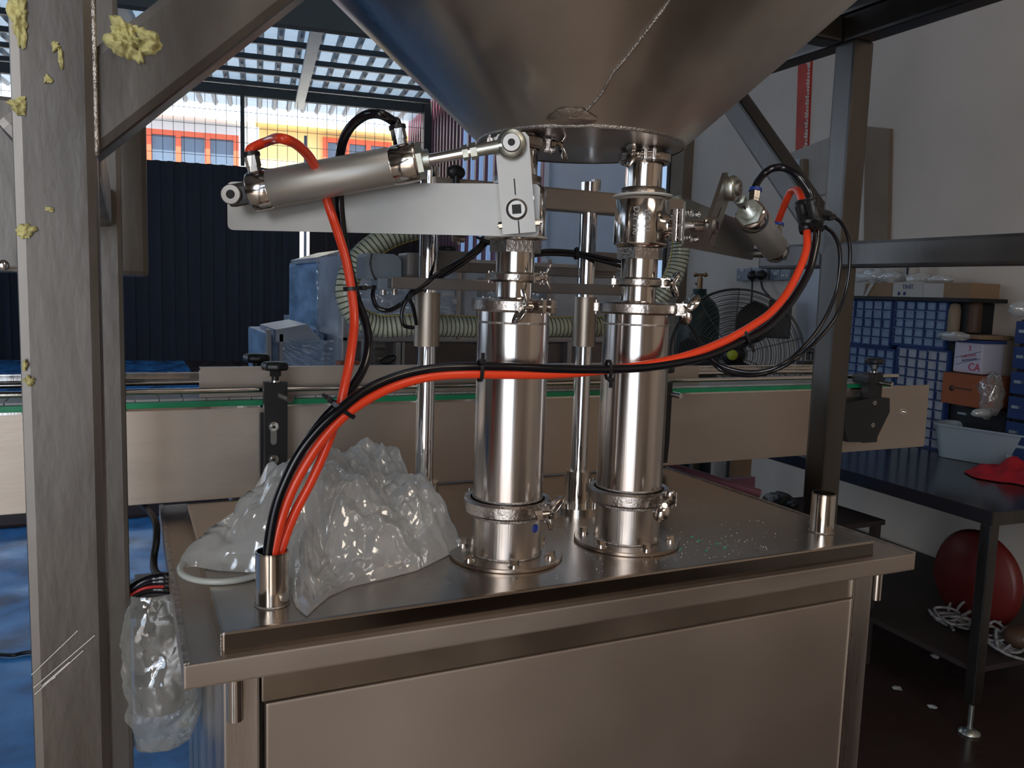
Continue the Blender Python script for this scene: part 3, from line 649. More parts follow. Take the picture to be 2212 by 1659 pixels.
# ================================================================== PNEUMATIC ACTUATORS
def actuator(c, nd, ud, label, tilt, levtilt, pva=.355, droop=0):
    """c valve centre; nd stem direction; ud arm direction"""
    c = V(c); n = V(nd).normalized(); u0 = V(ud).normalized(); 
    u = (u0*math.cos(droop)-UZ*math.sin(droop)).normalized(); h = u0*math.sin(droop)+UZ*math.cos(droop)
    P = lambda a, hh, dd: c+u*a+h*hh+n*dd
    T_ = thing('pneumatic_actuator', label, 'actuator', c)
    q = BM(); q.cyl(c+n*.030, c+n*.066, .0155, seg=32); q.lathe([(.026, .034), (.0185, .040), (.0155, .047)], c, n, 32); q.cyl(P(0, 0, .066), P(0, 0, .112), .0085, seg=20); obj('stem', q, 'polished', T_)
    q = BM(); q.box(P(0, 0, .060), (.047, .047, .008), (u, h, n), bev=.002); q.box(P(0, 0, .069), (.047, .047, .007), (u, h, n), bev=.002); mf = obj('mount_flange', q, 'cast_steel', T_)
    for a, b_ in ((-1, -1), (-1, 1), (1, -1), (1, 1)):
        q = BM(); p = P(.018*a, .018*b_, 0); q.hexa(p+n*.051, p+n*.057, .0045); q.hexa(p+n*.078, p+n*.082, .0045); q.cyl(p+n*.05, p+n*.084, .0022, seg=8); obj('bolt', q, 'polished', mf)
    # bracket plate
    a0, a1, h0, h1 = -.030, .378, -.0315, .0315; rc = .007; pts = []
    for (ax_, hx_, s0) in ((a1-rc, h1-rc-.001, 0), (a0+rc, h1-rc+.005, 90), (a0+rc, h0+rc, 180), (a1-rc, h0+rc, 270)):
        for k in range(5): an = math.radians(s0+k*22.5); pts.append(P(ax_+rc*math.cos(an), hx_+rc*math.sin(an), .0735))
    q = BM(); q.prism(pts, n*.0035); obj('bracket_plate', q, 'satin_alu', T_)
    # lever
    lt = levtilt; lv = lambda s_, t_, dd: P(s_*math.cos(lt)+t_*math.sin(lt), -s_*math.sin(lt)+t_*math.cos(lt), dd)
    pts = [lv(-.022, -.030, .106), lv(.020, -.030, .106), lv(.0205, .088, .106), lv(.016, .094, .106), lv(-.018, .094, .106), lv(-.0225, .088, .106)]
    q = BM(); q.prism(pts, n*.006); 
    lev = obj('lever', q, 'satin_alu', T_)
    q = BM(); q.box(lv(0, .028, .1123), (.0016, .020, .0006), ((u*math.cos(lt)-h*math.sin(lt)), (u*math.sin(lt)+h*math.cos(lt)), n)); q.box(lv(-.001, -.022, .1123), (.0016, .016, .0006), ((u*math.cos(lt)-h*math.sin(lt)), (u*math.sin(lt)+h*math.cos(lt)), n)); obj('slot', q, 'black_matte', lev)
    q = BM(); q.ring(P(0, 0, .098), n, .0135, .005, .0175, 36, ch=.003); obj('hub', q, 'dull_steel', lev)
    q = BM(); q.box(P(0, 0, .1156), (.0115, .0115, .0008), (u*math.cos(.1)-h*math.sin(.1), u*math.sin(.1)+h*math.cos(.1), n)); obj('square_hole', q, 'black_matte', lev)
    q = BM(); q.hexa(lv(-.028, -.018, .108), lv(-.022, -.018, .108), .0045); q.cyl(lv(-.031, -.018, .108), lv(.026, -.018, .108), .0024, seg=10); q.hexa(lv(.020, -.018, .108), lv(.0245, -.018, .108), .0045); obj('pinch_bolt', q, 'polished', lev)
    # cylinder from rear pivot to rod eye
    e = lv(0, .0795, .118); pv = P(pva, .0795*math.cos(lt)-(pva-.0795*math.sin(lt))*math.tan(tilt), .118)
    d = (pv-e); L = d.length; d.normalize(); s = n.cross(d).normalized()
    if s.z < 0: s = -s
    at = lambda k: e+d*k
    q = BM(); q.lathe([(.006, -.008), (.0165, -.008), (.0185, -.004), (.0185, .004), (.0165, .008), (.006, .008)], e, n, 32); q.cyl(at(.012), at(.044), .0085, .0075, 16); re_ = obj('rod_eye', q, 'zinc', T_)
    q = BM(); q.ring(e+n*.008, n, .0115, .0045, .006, 32, ch=.001); q.cyl(e+n*.008, e+n*.0130, .0048, seg=6, smooth=False, mi=1); q.cyl(e-n*.014, e+n*.004, .006, seg=16); obj('eye_bolt', q, ['dull_steel', 'black_matte'], re_)
    q = BM(); q.hexa(at(.044), at(.052), .0105); q.hexa(at(.055), at(.062), .0095); obj('jam_nut', q, 'zinc', T_)
    q = BM(); q.cyl(at(.05), at(.120), .0068, seg=20); obj('piston_rod', q, 'chrome', T_)
    q = BM(); q.cyl(at(.104), at(.112), .0125, seg=24); 
    for k in range(5): q.ring(at(.105+k*.0014), d, .0132, .012, .0007, 24)
    q.hexa(at(.112), at(.119), .0225); obj('front_nut', q, 'zinc', T_)
    q = BM(); q.lathe([(.010, .118), (.0235, .119), (.0243, .122), (.0243, .148), (.0232, .150), (.0232, .152)], e, d, 48); obj('front_cap', q, 'polished', T_)
    q = BM(); q.lathe([(.0225, .151), (.0238, .153), (.0238, .306), (.0225, .308)], e, d, 48); obj('barrel', q, 'barrel_alu', T_)
    q = BM(); q.lathe([(.0232, .306), (.0232, .308), (.0243, .310), (.0243, .330), (.0225, .333), (.010, .334)], e, d, 48); obj('rear_cap', q, 'polished', T_)
    q = BM(); q.box(at(L-.008), (.030, .028, .016), (d, s, n), bev=.006); obj('rear_clevis', q, 'black_plastic', T_)
    q = BM(); q.ring(at(L)+n*.006, n, .0125, .0055, .008, 28, ch=.001); q.cyl(at(L)-n*.045, at(L)+n*.006, .0085, seg=20); q.cyl(at(L)+n*.005, at(L)+n*.0145, .005, seg=16, mi=1); obj('pivot_pin', q, ['dull_steel', 'black_matte'], T_)
    fits = []
    for k, lab in ((.136, 'black'), (.322, 'orange')):
        b0 = at(k)+s*.023; q = BM(); q.hexa(b0, b0+s*.007, .0085); q.hexa(b0+s*.007, b0+s*.020, .0095); f = obj('hose_fitting', q, 'polished', T_)
        q = BM(); q.cyl(b0+s*.020, b0+s*.0245, .0108, seg=20); obj('release_collar', q, 'black_plastic' if c.x < .6 else 'blue_collar', f); fits.append((b0+s*.024, s))
    return fits
th = YAW
cA = V((XC[0], YC, H+.103)); nA = V((-math.sin(th), -math.cos(th), 0)); uA = V((-math.cos(th), math.sin(th), 0))
fitA = actuator(cA, nA, uA, 'pneumatic valve cylinder with long bracket on the left column', math.radians(11.5), math.radians(6), .355, math.radians(.5))
az = math.radians(145); cB = V((XC[1], YC, H+.103)); nB = V((math.sin(az), math.cos(az), 0)); azu = math.radians(55); uB = V((math.sin(azu), math.cos(azu), 0))
fitB = actuator(cB, nB, uB, 'pneumatic valve cylinder on the right column, pointing to the wall', math.radians(12.5), math.radians(42), .398, 0)

# ================================================================== NOZZLE GANTRY BEHIND THE COLUMNS
YR = 1.253
xr1, xr2 = aty(925, 560, YR).x, aty(1262, 700, YR).x
ga = thing('nozzle_gantry', 'chrome guide rods with sleeves and crossbars behind the filling columns', 'gantry', (.58, YR, PZ))
for x in (xr1, xr2):
    q = BM(); q.cyl((x, YR, PZ), (x, YR, H+.19), .0150, seg=32); obj('guide_rod', q, 'chrome', ga)
    q = BM(); q.cyl((x, YR, H-.092), (x, YR, H-.006), .0205, seg=32); obj('sleeve', q, 'rail_steel', ga)
    q = BM(); q.cyl((x, YR, PZ), (x, YR, PZ+.008), .045, seg=40); q.cyl((x, YR, PZ+.008), (x, YR, PZ+.070), .0235, seg=32); ft = obj('rod_foot', q, 'polished', ga)
    for k in range(4):
        a = .6+k*PI/2; q = BM(); q.cyl((x+.036*math.cos(a), YR+.036*math.sin(a), PZ+.008), (x+.036*math.cos(a), YR+.036*math.sin(a), PZ+.016), .0065, seg=16); obj('bolt', q, 'polished', ft)
q = BM(); q.hexa((xr2+.012, YR, H+.178), (xr2+.012, YR, H+.196), .0085); obj('cap_screw', q, 'cast_steel', ga)
z0, z1 = aty(1240, 523-65, YR).z, aty(1240, 412, YR).z
q = BM(); q.box(((xr1+.92)/2, YR-.0, (z0+z1)/2), (.92-xr1, .04, z1-z0), bev=.003); obj('top_crossbar', q, 'brushed_x', ga, 'brownish steel crossbar between the columns')
za_, zb_ = aty(1000, 628, YR).z, aty(1000, 604, YR).z
q = BM(); q.box((aty(1090, 600, YR).x, YR-.035, (za_+zb_)/2), (aty(1335, 600, YR).x-aty(845, 600, YR).x, .022, zb_-za_), bev=.002); obj('front_crossbar', q, 'beam_grey', ga)
q = BM(); yb = 1.33; q.box((aty(1100, 575, yb).x, yb, aty(1100, 582, yb).z), (aty(1335, 580, yb).x-aty(865, 580, yb).x, .03, .017), bev=.002); obj('rear_crossbar', q, 'beam_grey', ga)
for xx in (965, 1290):
    q = BM(); p = aty(xx, 570, 1.31); q.box((p.x, 1.31, p.z+.004), (.075, .02, .035), bev=.002); obj('clamp_plate', q, 'beam_grey', ga)
# stirring motor box at the left end
q = BM(); yb = 1.30; p0, p1 = aty(790, 602, yb), aty(868, 550, yb); x0, x1 = p0.x, p1.x
q.prism([(x0, yb, p0.z), (x1, yb, p0.z), (x1, yb, p1.z-.01), (x1-.012, yb, p1.z), (x0+.004, yb, p1.z), (x0, yb, p1.z-.006)], (0, .06, 0)); obj('motor_box', q, 'motor_blue', ga)
q = BM(); p2 = aty(870, 548, 1.28); q.box((x1+.018, 1.30, (p0.z+p1.z)/2+.004), (.034, .05, p1.z-p0.z-.002), bev=.004); obj('gear_block', q, 'beam_grey', ga)
q = BM(); p3, p4 = aty(812, 626, 1.29), aty(846, 602, 1.29); q.box(((p3.x+p4.x)/2, 1.30, (p3.z+p4.z)/2), (p4.x-p3.x, .04, p4.z-p3.z), bev=.002); obj('lower_block', q, 'motor_blue', ga)
for px in (828, 852):
    a, b_ = aty(px, 624, 1.29), aty(px, 637, 1.29); q = BM(); q.cyl((a.x, 1.29, b_.z), (a.x, 1.29, a.z), .0055, seg=16); obj('socket_screw', q, 'cast_steel', ga)
def knob(q, c, r=.022, hh=.015, ax=UZ, lobes=7):
    c = V(c); vs = []; n = lobes*6; z = V(ax).normalized(); x = z.orthogonal().normalized(); y = z.cross(x)
    prof = [(.35, 0), (.92, .0), (1, .25), (1, .75), (.85, 1), (.0, 1.08)]
    for (rr, zz) in prof:
        for k in range(n):
            a = 2*PI*k/n; e = 1-.10*(.5+.5*math.cos(a*lobes)) if rr > .5 else 1; vs.append(c+x*(r*rr*e*math.cos(a))+y*(r*rr*e*math.sin(a))+z*(hh*zz))
    q.add(vs, [(i*n+k, i*n+(k+1) % n, (i+1)*n+(k+1) % n, (i+1)*n+k) for i in range(len(prof)-1) for k in range(n)], True)
kn = aty(966, 545, 1.40); q = BM(); knob(q, kn, .016, .011); q.cyl(kn-UZ*.02, kn, .007, seg=12); obj('knob', q, 'black_plastic', ga)
q = BM(); p = aty(990, 515, 1.20); q.cyl(p+UX*-.009, p+UX*.009, .006, seg=14); q.cyl(p-UZ*.010, p+UZ*.010, .0035, seg=10); obj('wing_nut', q, 'polished', ga)
q = BM(); p = aty(985, 372, 1.20); q.sphere(p, .014, sc=(1.1, .5, .8)); q.cyl(p-UZ*.03, p, .006, seg=10); obj('lever_knob', q, 'black_plastic', ga)

# spiral-wire hose
def polyline(lst): return [atd_y(*p) for p in lst]
def atd_y(x, y, Y): return aty(x, y, Y)
hp = [(1010, 478, 1.47), (930, 486, 1.47), (840, 512, 1.47), (775, 560, 1.48), (748, 625, 1.48), (768, 680, 1.48), (820, 704, 1.48), (900, 702, 1.47), (1040, 706, 1.47), (1200, 706, 1.46), (1330, 700, 1.46), (1405, 662, 1.44), (1450, 605, 1.42), (1468, 545, 1.42), (1466, 480, 1.42), (1450, 430, 1.42)]
sphose = thing('spiral_hose', 'clear greenish hose with steel wire spiral looping behind the columns', 'hose', aty(760, 640, 1.48))
path = spline([aty(*p) for p in hp], 14); HR = .0205
q = BM(); q.tube(path, HR, 20, smooth_path=False, cap=False); obj('hose_wall', q, 'hose_pvc', sphose)
q = BM(); q.tube(path, HR*.80, 16, smooth_path=False, cap=False); obj('hose_core', q, 'hose_white', sphose)
def helix(path, R_, pitch, off=0):
    Ls = [0]
    for i in range(1, len(path)): Ls.append(Ls[-1]+(path[i]-path[i-1]).length)
    t0 = (path[1]-path[0]).normalized(); x = t0.orthogonal().normalized(); fr_ = []
    for i, p in enumerate(path):
        t = (path[min(i+1, len(path)-1)]-path[max(i-1, 0)]).normalized(); x = (x-t*x.dot(t)).normalized(); fr_.append((p, x.copy(), t.cross(x)))
    out = []; n = int(Ls[-1]/pitch*12); j = 0
    for k in range(n):
        s_ = Ls[-1]*k/n
        while j < len(Ls)-2 and Ls[j+1] < s_: j += 1
        f_ = (s_-Ls[j])/(Ls[j+1]-Ls[j]); p = fr_[j][0].lerp(fr_[j+1][0], f_); x = fr_[j][1].lerp(fr_[j+1][1], f_).normalized(); y = fr_[j][2].lerp(fr_[j+1][2], f_).normalized()
        a = (2*PI*s_/pitch if pitch < 1 else off); out.append(p+x*(R_*math.cos(a+off))+y*(R_*math.sin(a+off)))
    return out
q = BM(); q.tube(helix(path, HR*1.02, .0085), .0013, 4, smooth_path=False); obj('wire_spiral', q, 'wire_steel', sphose)
def stripe(off, m, name, rad=.0013):
    t0 = (path[1]-path[0]).normalized(); x = t0.orthogonal().normalized(); out = []
    for i, p in enumerate(path):
        t = (path[min(i+1, len(path)-1)]-path[max(i-1, 0)]).normalized(); x = (x-t*x.dot(t)).normalized(); y = t.cross(x); out.append(p+x*(HR*1.02*math.cos(off))+y*(HR*1.02*math.sin(off)))
    q = BM(); q.tube(out, rad, 4, smooth_path=False); obj(name, q, m, sphose)
for o_ in range(0, 1):
    stripe(math.radians(250), 'red_line', 'red_stripe'); stripe(math.radians(330), 'yellow_line', 'yellow_stripe')

# ================================================================== CONVEYOR
CY0, CY1 = 1.50, 1.62; CZT, CZB = H-.214, H-.381
cv = thing('conveyor', 'long stainless steel chain conveyor crossing behind the cabinet', 'conveyor', (.7, 1.56, 0))
cxl, cxr = -.9, 1.945
for (y, nm) in ((CY0+.002, 'side_panel'), (CY1+.05, 'side_panel')):
    q = BM(); q.box(((cxl+cxr)/2, y, (CZT+CZB)/2), (cxr-cxl, .004, CZT-CZB), bev=.001); obj(nm, q, 'brushed_x', cv)
q = BM(); q.box(((cxl+cxr)/2, 1.59, CZB+.004), (cxr-cxl, .17, .004)); obj('bottom_panel', q, 'brushed_x', cv)
q = BM(); q.box(((cxl+1.80)/2, CY0+.006, CZT+.003), (1.80-cxl, .016, .010), bev=.002); obj('wear_strip', q, 'green_strip', cv, 'green plastic wear strip')
q = BM(); q.box(((cxl+1.80)/2, CY0-.001, CZT-.0035), (1.80-cxl, .004, .004)); obj('folded_lip', q, 'polished', cv)
n = 0; x = -.52
while x < 1.76:
    q = BM(); q.box((x+.019, 1.557, CZT+.008), (.0365, .083, .006), bev=.0012); q.box((x+.0375, 1.53, CZT+.0075), (.008, .018, .006)); obj('chain_plate', q, 'chain_grey', cv); x += .038
q = BM(); p = aty(1950, 889, CY0); q.hexa(p-UY*.006, p, .009); q.cyl(p-UY*.012, p, .004, seg=10); obj('end_bolt', q, 'polished', cv)
for x in (.20, 1.75):
    q = BM(); q.box((x, 1.645, (CZB)/2), (.045, .045, CZB-.02), bev=.003); q.cyl((x, 1.645, 0), (x, 1.645, .03), .035); obj('leg', q, 'brushed_v', cv)
# guide rails
for (y, z, r, a, b_) in ((1.508, aty(900, 834, 1.508).z, .0052, -.9, 1.83), (1.640, aty(420, 826, 1.64).z, .0050, -.9, 1.78)):
    q = BM(); q.cyl((a, y, z), (b_, y, z), r, seg=16); obj('guide_rail', q, 'polished', cv)
q = BM(); z = aty(420, 816, 1.66).z; q.box((.45, 1.66, z), (2.6, .012, .022), bev=.002); obj('rear_rail', q, 'polished', cv)
q = BM(); xA, xB = aty(430, 800, 1.53).x, aty(1330, 800, 1.53).x; zA, zB = aty(430, 864, 1.53).z, aty(430, 796, 1.53).z
q.prism([(xA, 1.53, zA), (xB, 1.53, zA), (xB, 1.53, zB), (xA+.004, 1.53, zB), (xA, 1.53, zB-.004)], (0, .003, 0)); q.box(((xA+xB)/2, 1.538, zB+.0005), (xB-xA-.004, .018, .002)); obj('guide_plate', q, 'brushed_x', cv, 'flat guide plate above the chain')
q = BM(); xA, xB = aty(1440, 815, 1.57).x, aty(1508, 815, 1.57).x; zB, zA = aty(1470, 790, 1.57).z, aty(1470, 835, 1.57).z; q.box(((xA+xB)/2, 1.57, (zA+zB)/2), (xB-xA, .003, zB-zA)); obj('end_plate', q, 'brushed_x', cv)
def bracket(px, label, ytop, ybot, y=1.462, ww=.040):
    a, b_ = aty(px, ytop, y), aty(px, ybot, y); x = a.x
    t = thing('rail_bracket', label, 'bracket', (x, y, b_.z))
    q = BM(); hh = a.z-b_.z
    q.prism([(x-ww/2, y, b_.z+.0), (x+ww/2-.003, y, b_.z), (x+ww/2, y, b_.z+.3*hh), (x+ww/2, y, a.z), (x-ww/2, y, a.z), (x-ww/2+.001, y, b_.z+.4*hh)], (0, .020, 0))
    q.prism([(x-ww/2-.004, y+.019, b_.z), (x-ww/2-.004, y+.019, b_.z+.70*hh), (x-ww/2-.004, CY0, b_.z+.66*hh), (x-ww/2-.004, CY0, b_.z+.02)], (.006, 0, 0))
    q.box((x, (y+.02+CY0)/2, a.z-hh*.72), (ww*.7, CY0-y-.02, .05)); obj('body', q, 'black_plastic', t)
    for fz in (.20, .52):
        z = b_.z+fz*hh-.006; q = BM(); q.box((x-.004, y-.0004, z), (.0105, .002, .022)); q.cyl((x-.004, y-.0012, z+.011), (x-.004, y+.001, z+.011), .0053, seg=16); q.cyl((x-.004, y-.0012, z-.011), (x-.004, y+.001, z-.011), .0053, seg=16); obj('slot', q, 'satin_alu', t)
        q = BM(); c = V((x-.004, y, z+.016)); q.cyl(c-UY*.003, c, .0085, seg=20); q.ring(c-UY*.007, UY, .0056, .003, .005, 18); q.cyl(c-UY*.0035, c, .003, seg=6, mi=1); obj('bolt', q, ['polished', 'black_matte'], t)
    q = BM(); q.cyl((x-.0, y+.008, a.z-.002), (x, y+.008, a.z+.020), .0065, seg=16); q.cyl((x, y+.008, a.z), (x, y+.008, a.z+.003), .010, seg=16, mi=1); q.cyl((x, y+.008, a.z+.010), (x, y+.008, a.z+.022), .010, seg=7, smooth=False); obj('spindle', q, ['black_plastic', 'polished'], t)
    q = BM(); knob(q, (x, y+.008, a.z+.021), .0235, .014); obj('knob', q, 'black_plastic', t)
    q = BM(); c = V((x+.008, y, a.z-.022)); q.cyl(c-UY*.035+UX*.010-UZ*.004, c+UY*.05-UX*.010, .0062, seg=20); obj('clamp_rod', q, 'polished', t)
    return t
bracket(596, 'black plastic rail bracket with black knob left of the hose bundle', 826, 1048)
rb = bracket(1893, 'black plastic rail bracket at the right end of the conveyor', 805, 955, y=1.46, ww=.05)
q = BM(); Yb = 1.455; q.prism([aty(*p, Yb) for p in ((1880, 860), (1922, 860), (1922, 890), (1890, 955), (1832, 955), (1826, 930), (1828, 872))], (0, .035, 0)); obj('flange', q, 'black_plastic', rb)
q = BM(); c_ = aty(1868, 818, 1.44); q.box(c_, (.03, .05, .022), bev=.005); obj('clamp_block', q, 'black_plastic', rb)
bracket(1437, 'black plastic rail bracket half hidden behind the right column', 826, 1000, y=1.47)
t = thing('rail_bracket', 'black knob bracket on the far side of the conveyor at left', 'bracket', aty(555, 800, 1.66))
p = aty(555, 782, 1.66); q = BM(); knob(q, p, .026, .016); obj('knob', q, 'black_plastic', t); q = BM(); q.cyl(p-UZ*.10, p, .009, seg=14); q.box(p-UZ*.075, (.03, .03, .08)); obj('body', q, 'black_plastic', t)
t = thing('rail_bracket', 'black knob bracket on the far side of the conveyor near the right post', 'bracket', aty(1752, 800, 1.68))
p = aty(1752, 762, 1.68); q = BM(); knob(q, p, .026, .012); obj('knob', q, 'black_plastic', t); q = BM(); q.cyl(p-UZ*.02, p, .012, seg=14); q.box(p-UZ*.040, (.07, .03, .035)); obj('body', q, 'black_plastic', t)

# ================================================================== AIR HOSES
def hose(name, label, m, r, pts, group=None, seg=12):
    P = [p if isinstance(p, V) else (aty(*p) if len(p) == 3 else V(p[:3])) for p in pts]
    q = BM(); q.tube(P, r, seg, res=8); return tag(obj(name, q, m), label, 'hose', group)
fo, so_ = fitA[1]; fk, sk = fitA[0]
hose('air_hose', 'orange air hose from the left cylinder dropping behind the bracket plate', 'orange_hose', .0060,
     [fo-so_*.01, fo+so_*.004, (576, 306, fo.y), (604, 299, .99), (640, 312, 1.0), (672, 345, 1.03), (695, 395, 1.06), (712, 450, 1.07), (732, 510, 1.06), (748, 565, 1.05), (761, 640, 1.04), (765, 700, 1.03), (757, 770, 1.01), (745, 830, 1.0), (731, 890, .995), (705, 965, .995), (672, 1040, .995), (636, 1110, .992), (608, 1185, .985), (606, 1215, .985)])
hose('air_hose', 'black air hose from the left cylinder dropping behind the bracket plate', 'black_hose', .0060,
     [fk-sk*.01, fk+sk*.004, (850, 262, fk.y), (822, 247, 1.0), (790, 249, 1.02), (757, 275, 1.04), (738, 315, 1.06), (733, 370, 1.08), (734, 440, 1.085), (742, 520, 1.08), (756, 590, 1.07), (772, 650, 1.06), (790, 700, 1.045), (796, 745, 1.03), (787, 790, 1.02), (765, 830, 1.015), (735, 868, 1.012), (700, 905, 1.012), (660, 960, 1.01), (628, 1030, 1.005), (608, 1110, 1.0), (594, 1190, .99), (592, 1215, .99)])
hose('air_hose', 'orange air hose sweeping from the right cylinder across both columns', 'orange_hose', .0062,
     [fitB[1][0]-fitB[1][1]*.01, fitB[1][0]+fitB[1][1]*.006, (1700, 430, 1.13), (1711, 412, 1.11), (1724, 413, 1.08), (1734, 440, 1.05), (1741, 480, 1.03), (1743, 530, 1.01), (1730, 575, 1.0), (1701, 632, .99), (1665, 675, .98), (1629, 701, .977), (1597, 720, .975), (1556, 741, .975), (1484, 768, .975), (1400, 787, .975), (1300, 800, .975), (1200, 808, .975), (1100, 809, .975), (1000, 808, .975), (920, 815, .98), (850, 835, .98), (795, 862, .98), (745, 897, .98), (700, 945, .98), (662, 1000, .98), (630, 1060, .98), (608, 1120, .98), (592, 1185, .977), (590, 1215, .977)])
hose('air_hose', 'black air hose sweeping from the right cylinder across both columns', 'black_hose', .0062,
     [fitB[0][0]-fitB[0][1]*.01, fitB[0][0]+fitB[0][1]*.006, (1648, 378, 1.08), (1668, 364, 1.07), (1695, 363, 1.06), (1725, 382, 1.04), (1748, 415, 1.03), (1758, 450, 1.02), (1765, 500, 1.01), (1760, 540, 1.005), (1746, 590, .998), (1712, 648, .99), (1668, 697, .982), (1629, 723, .977), (1557, 757, .974), (1500, 776, .972), (1400, 793, .972), (1300, 798, .972), (1200, 797, .972), (1100, 793, .975), (1000, 793, .975), (920, 799, .98), (850, 816, .98), (785, 846, .978), (735, 884, .975), (690, 925, .975), (650, 975, .975), (618, 1035, .975), (594, 1100, .975), (580, 1180, .975), (579, 1215, .975)])
hose('thin_air_hose', 'thin black air line looping low from the connectors, inner one', 'black_hose', .0032,
     [(1782, 490, 1.0), (1800, 505, 1.0), (1813, 535, 1.0), (1814, 580, 1.0), (1803, 640, 1.0), (1775, 700, 1.0), (1735, 750, 1.0), (1690, 787, 1.0), (1640, 803, 1.02), (1590, 800, 1.04), (1550, 785, 1.06), (1520, 755, 1.08), (1497, 715, 1.10), (1478, 688, 1.12)])
hose('thin_air_hose', 'thin black air line looping low from the connectors, outer one', 'black_hose', .0032,
     [(1800, 468, 1.02), (1818, 482, 1.02), (1833, 515, 1.02), (1836, 560, 1.02), (1828, 625, 1.02), (1805, 685, 1.02), (1765, 735, 1.02), (1715, 778, 1.02), (1660, 805, 1.04), (1610, 811, 1.05), (1560, 800, 1.06), (1530, 772, 1.08), (1508, 735, 1.1), (1484, 694, 1.13)])
# push-in T connectors
def fitting(name, label, a, b_, r, extra=None):
    t = thing(name, label, 'connector', b_); a, b_ = V(a), V(b_); q = BM(); d = (b_-a); L = d.length; dn = d.normalized()
    q.lathe([(r*.9, 0), (r*1.08, .002), (r*1.08, L*.2), (r, L*.24), (r, L*.76), (r*1.08, L*.8), (r*1.08, L-.002), (r*.9, L)], a, dn, 24)
    q.ring(a-dn*.001, dn, r*1.0, r*.62, .004, 24); q.ring(b_-dn*.003, dn, r*1.0, r*.62, .004, 24); obj('body', q, 'black_plastic', t)
    if extra: 
        q = BM(); q.cyl(*[V(e) for e in extra[:2]], r*.75, seg=20); q.cyl(V(extra[1]), V(extra[1])+(V(extra[1])-V(extra[0])).normalized()*.012, r*.5, seg=18); obj('branch', q, 'black_plastic', t)
    return t
fitting('tee_connector', 'black push-in tee on the orange hose', aty(1731, 438, 1.045), aty(1742, 500, 1.025), .0105, (aty(1738, 470, 1.03), aty(1766, 488, 1.0)))
fitting('tee_connector', 'black push-in tee on the black hose', aty(1752, 430, 1.02), aty(1764, 486, 1.01), .0105, (aty(1758, 458, 1.012), aty(1790, 466, 1.015)))
# cable ties
def tie(x, y, Y, rx, ax, label, r2=None, head=(0, -1)):
    c = aty(x, y, Y); t = thing('cable_tie', label, 'cable tie', c); n = V(ax).normalized(); u = n.orthogonal().normalized()
    side = n.cross(UY).normalized(); u = side; v = n.cross(u).normalized(); R1, R2 = rx, r2 or rx*.62; q = BM(); N_ = 28
    for (ro_, h0, h1) in ((1.0, -.0025, .0025), (.9, .0025, -.0025)):
        vs = [c+u*(R1*ro_*math.cos(2*PI*k/N_))+v*(R2*ro_*math.sin(2*PI*k/N_))+n*hh for hh in (h0, h1) for k in range(N_)]
        q.add(vs, [(k, (k+1) % N_, N_+(k+1) % N_, N_+k) for k in range(N_)], True)
    vs = [c+u*(R1*s_*math.cos(2*PI*k/N_))+v*(R2*s_*math.sin(2*PI*k/N_))+n*hh for hh in (.0025, -.0025) for s_ in (1, .9) for k in range(N_)]
    for b0 in (0, 2*N_): q.add(vs, [(b0+k, b0+(k+1) % N_, b0+N_+(k+1) % N_, b0+N_+k) for k in range(N_)], False) if False else None
    obj('band', q, 'black_plastic', t)
    q = BM(); hp_ = c+u*(R1*head[0])+v*(R2*head[1]*.6)+V((0, -R2*1.0, 0)); q.box(hp_, (.006, .006, .007), (u, v, n), bev=.001); q.box(hp_+u*.006*(1 if head[0] >= 0 else -1), (.010, .0035, .004), (u, v, n)); obj('head', q, 'black_plastic', t)
tie(763, 623, 1.045, .013, (.1, 0, -1), 'black cable tie on the falling pair of hoses', .010, (.9, 0))
tie(735, 880, .985, .0225, (-.6, .1, -.8), 'black cable tie where the four hoses join', .014, (-.9, 0))
tie(1037, 801, .975, .0145, (1, 0, 0), 'black cable tie in front of the left column', .008, (.9, 0))
tie(1314, 799, .974, .0145, (1, 0, 0), 'black cable tie in front of the right column', .008, (-.9, 0))
tie(1608, 728, .976, .0155, (-.85, 0, -.5), 'black cable tie before the fan', .009, (.9, 0))
tie(1757, 476, 1.018, .024, (.15, 0, -1), 'black cable tie round the two tees', .014, (.9, 0))
# black cables from the back
def cable(label, pts, r=.003, m='black_hose', name='cable', g=None): return hose(name, label, m, r, pts, g, 8)
cable('black cable bundle strand from the motor, upper one', [(1050, 500, 1.22), (1040, 525, 1.22), (1000, 558, 1.22), (950, 588, 1.21), (905, 620, 1.21), (882, 640, 1.21), (868, 675, 1.21), (872, 702, 1.21), (893, 708, 1.22)], .0032)
cable('black cable bundle strand from the motor, lower one', [(1062, 500, 1.23), (1046, 532, 1.225), (1005, 566, 1.22), (955, 597, 1.215), (912, 625, 1.215), (886, 640, 1.21), (893, 665, 1.22), (900, 700, 1.24)], .0032)
cable('black cable from the motor box hanging in a loop', [(808, 618, 1.28), (805, 640, 1.27), (815, 664, 1.26), (840, 670, 1.25), (868, 656, 1.23), (885, 640, 1.21), (930, 606, 1.21), (980, 574, 1.215), (1030, 540, 1.22), (1050, 512, 1.22)], .0038)
cable('thin black wire round the motor box', [(803, 548, 1.29), (800, 570, 1.285), (805, 592, 1.285), (812, 604, 1.285)], .0016)
cable('black air line behind the columns, upper one', [(1130, 548, 1.16), (1180, 541, 1.20), (1245, 545, 1.22), (1300, 556, 1.23), (1345, 566, 1.24)], .0034)
cable('black air line behind the columns, lower one', [(1130, 556, 1.16), (1180, 549, 1.20), (1245, 552, 1.22), (1300, 564, 1.23), (1345, 576, 1.24)], .0034)
tie(885, 638, 1.21, .011, (-.7, 0, .5), 'black cable tie on the motor cables', .008)
tie(1245, 548, 1.22, .010, (1, 0, 0), 'black cable tie on the air lines behind the columns', .006)
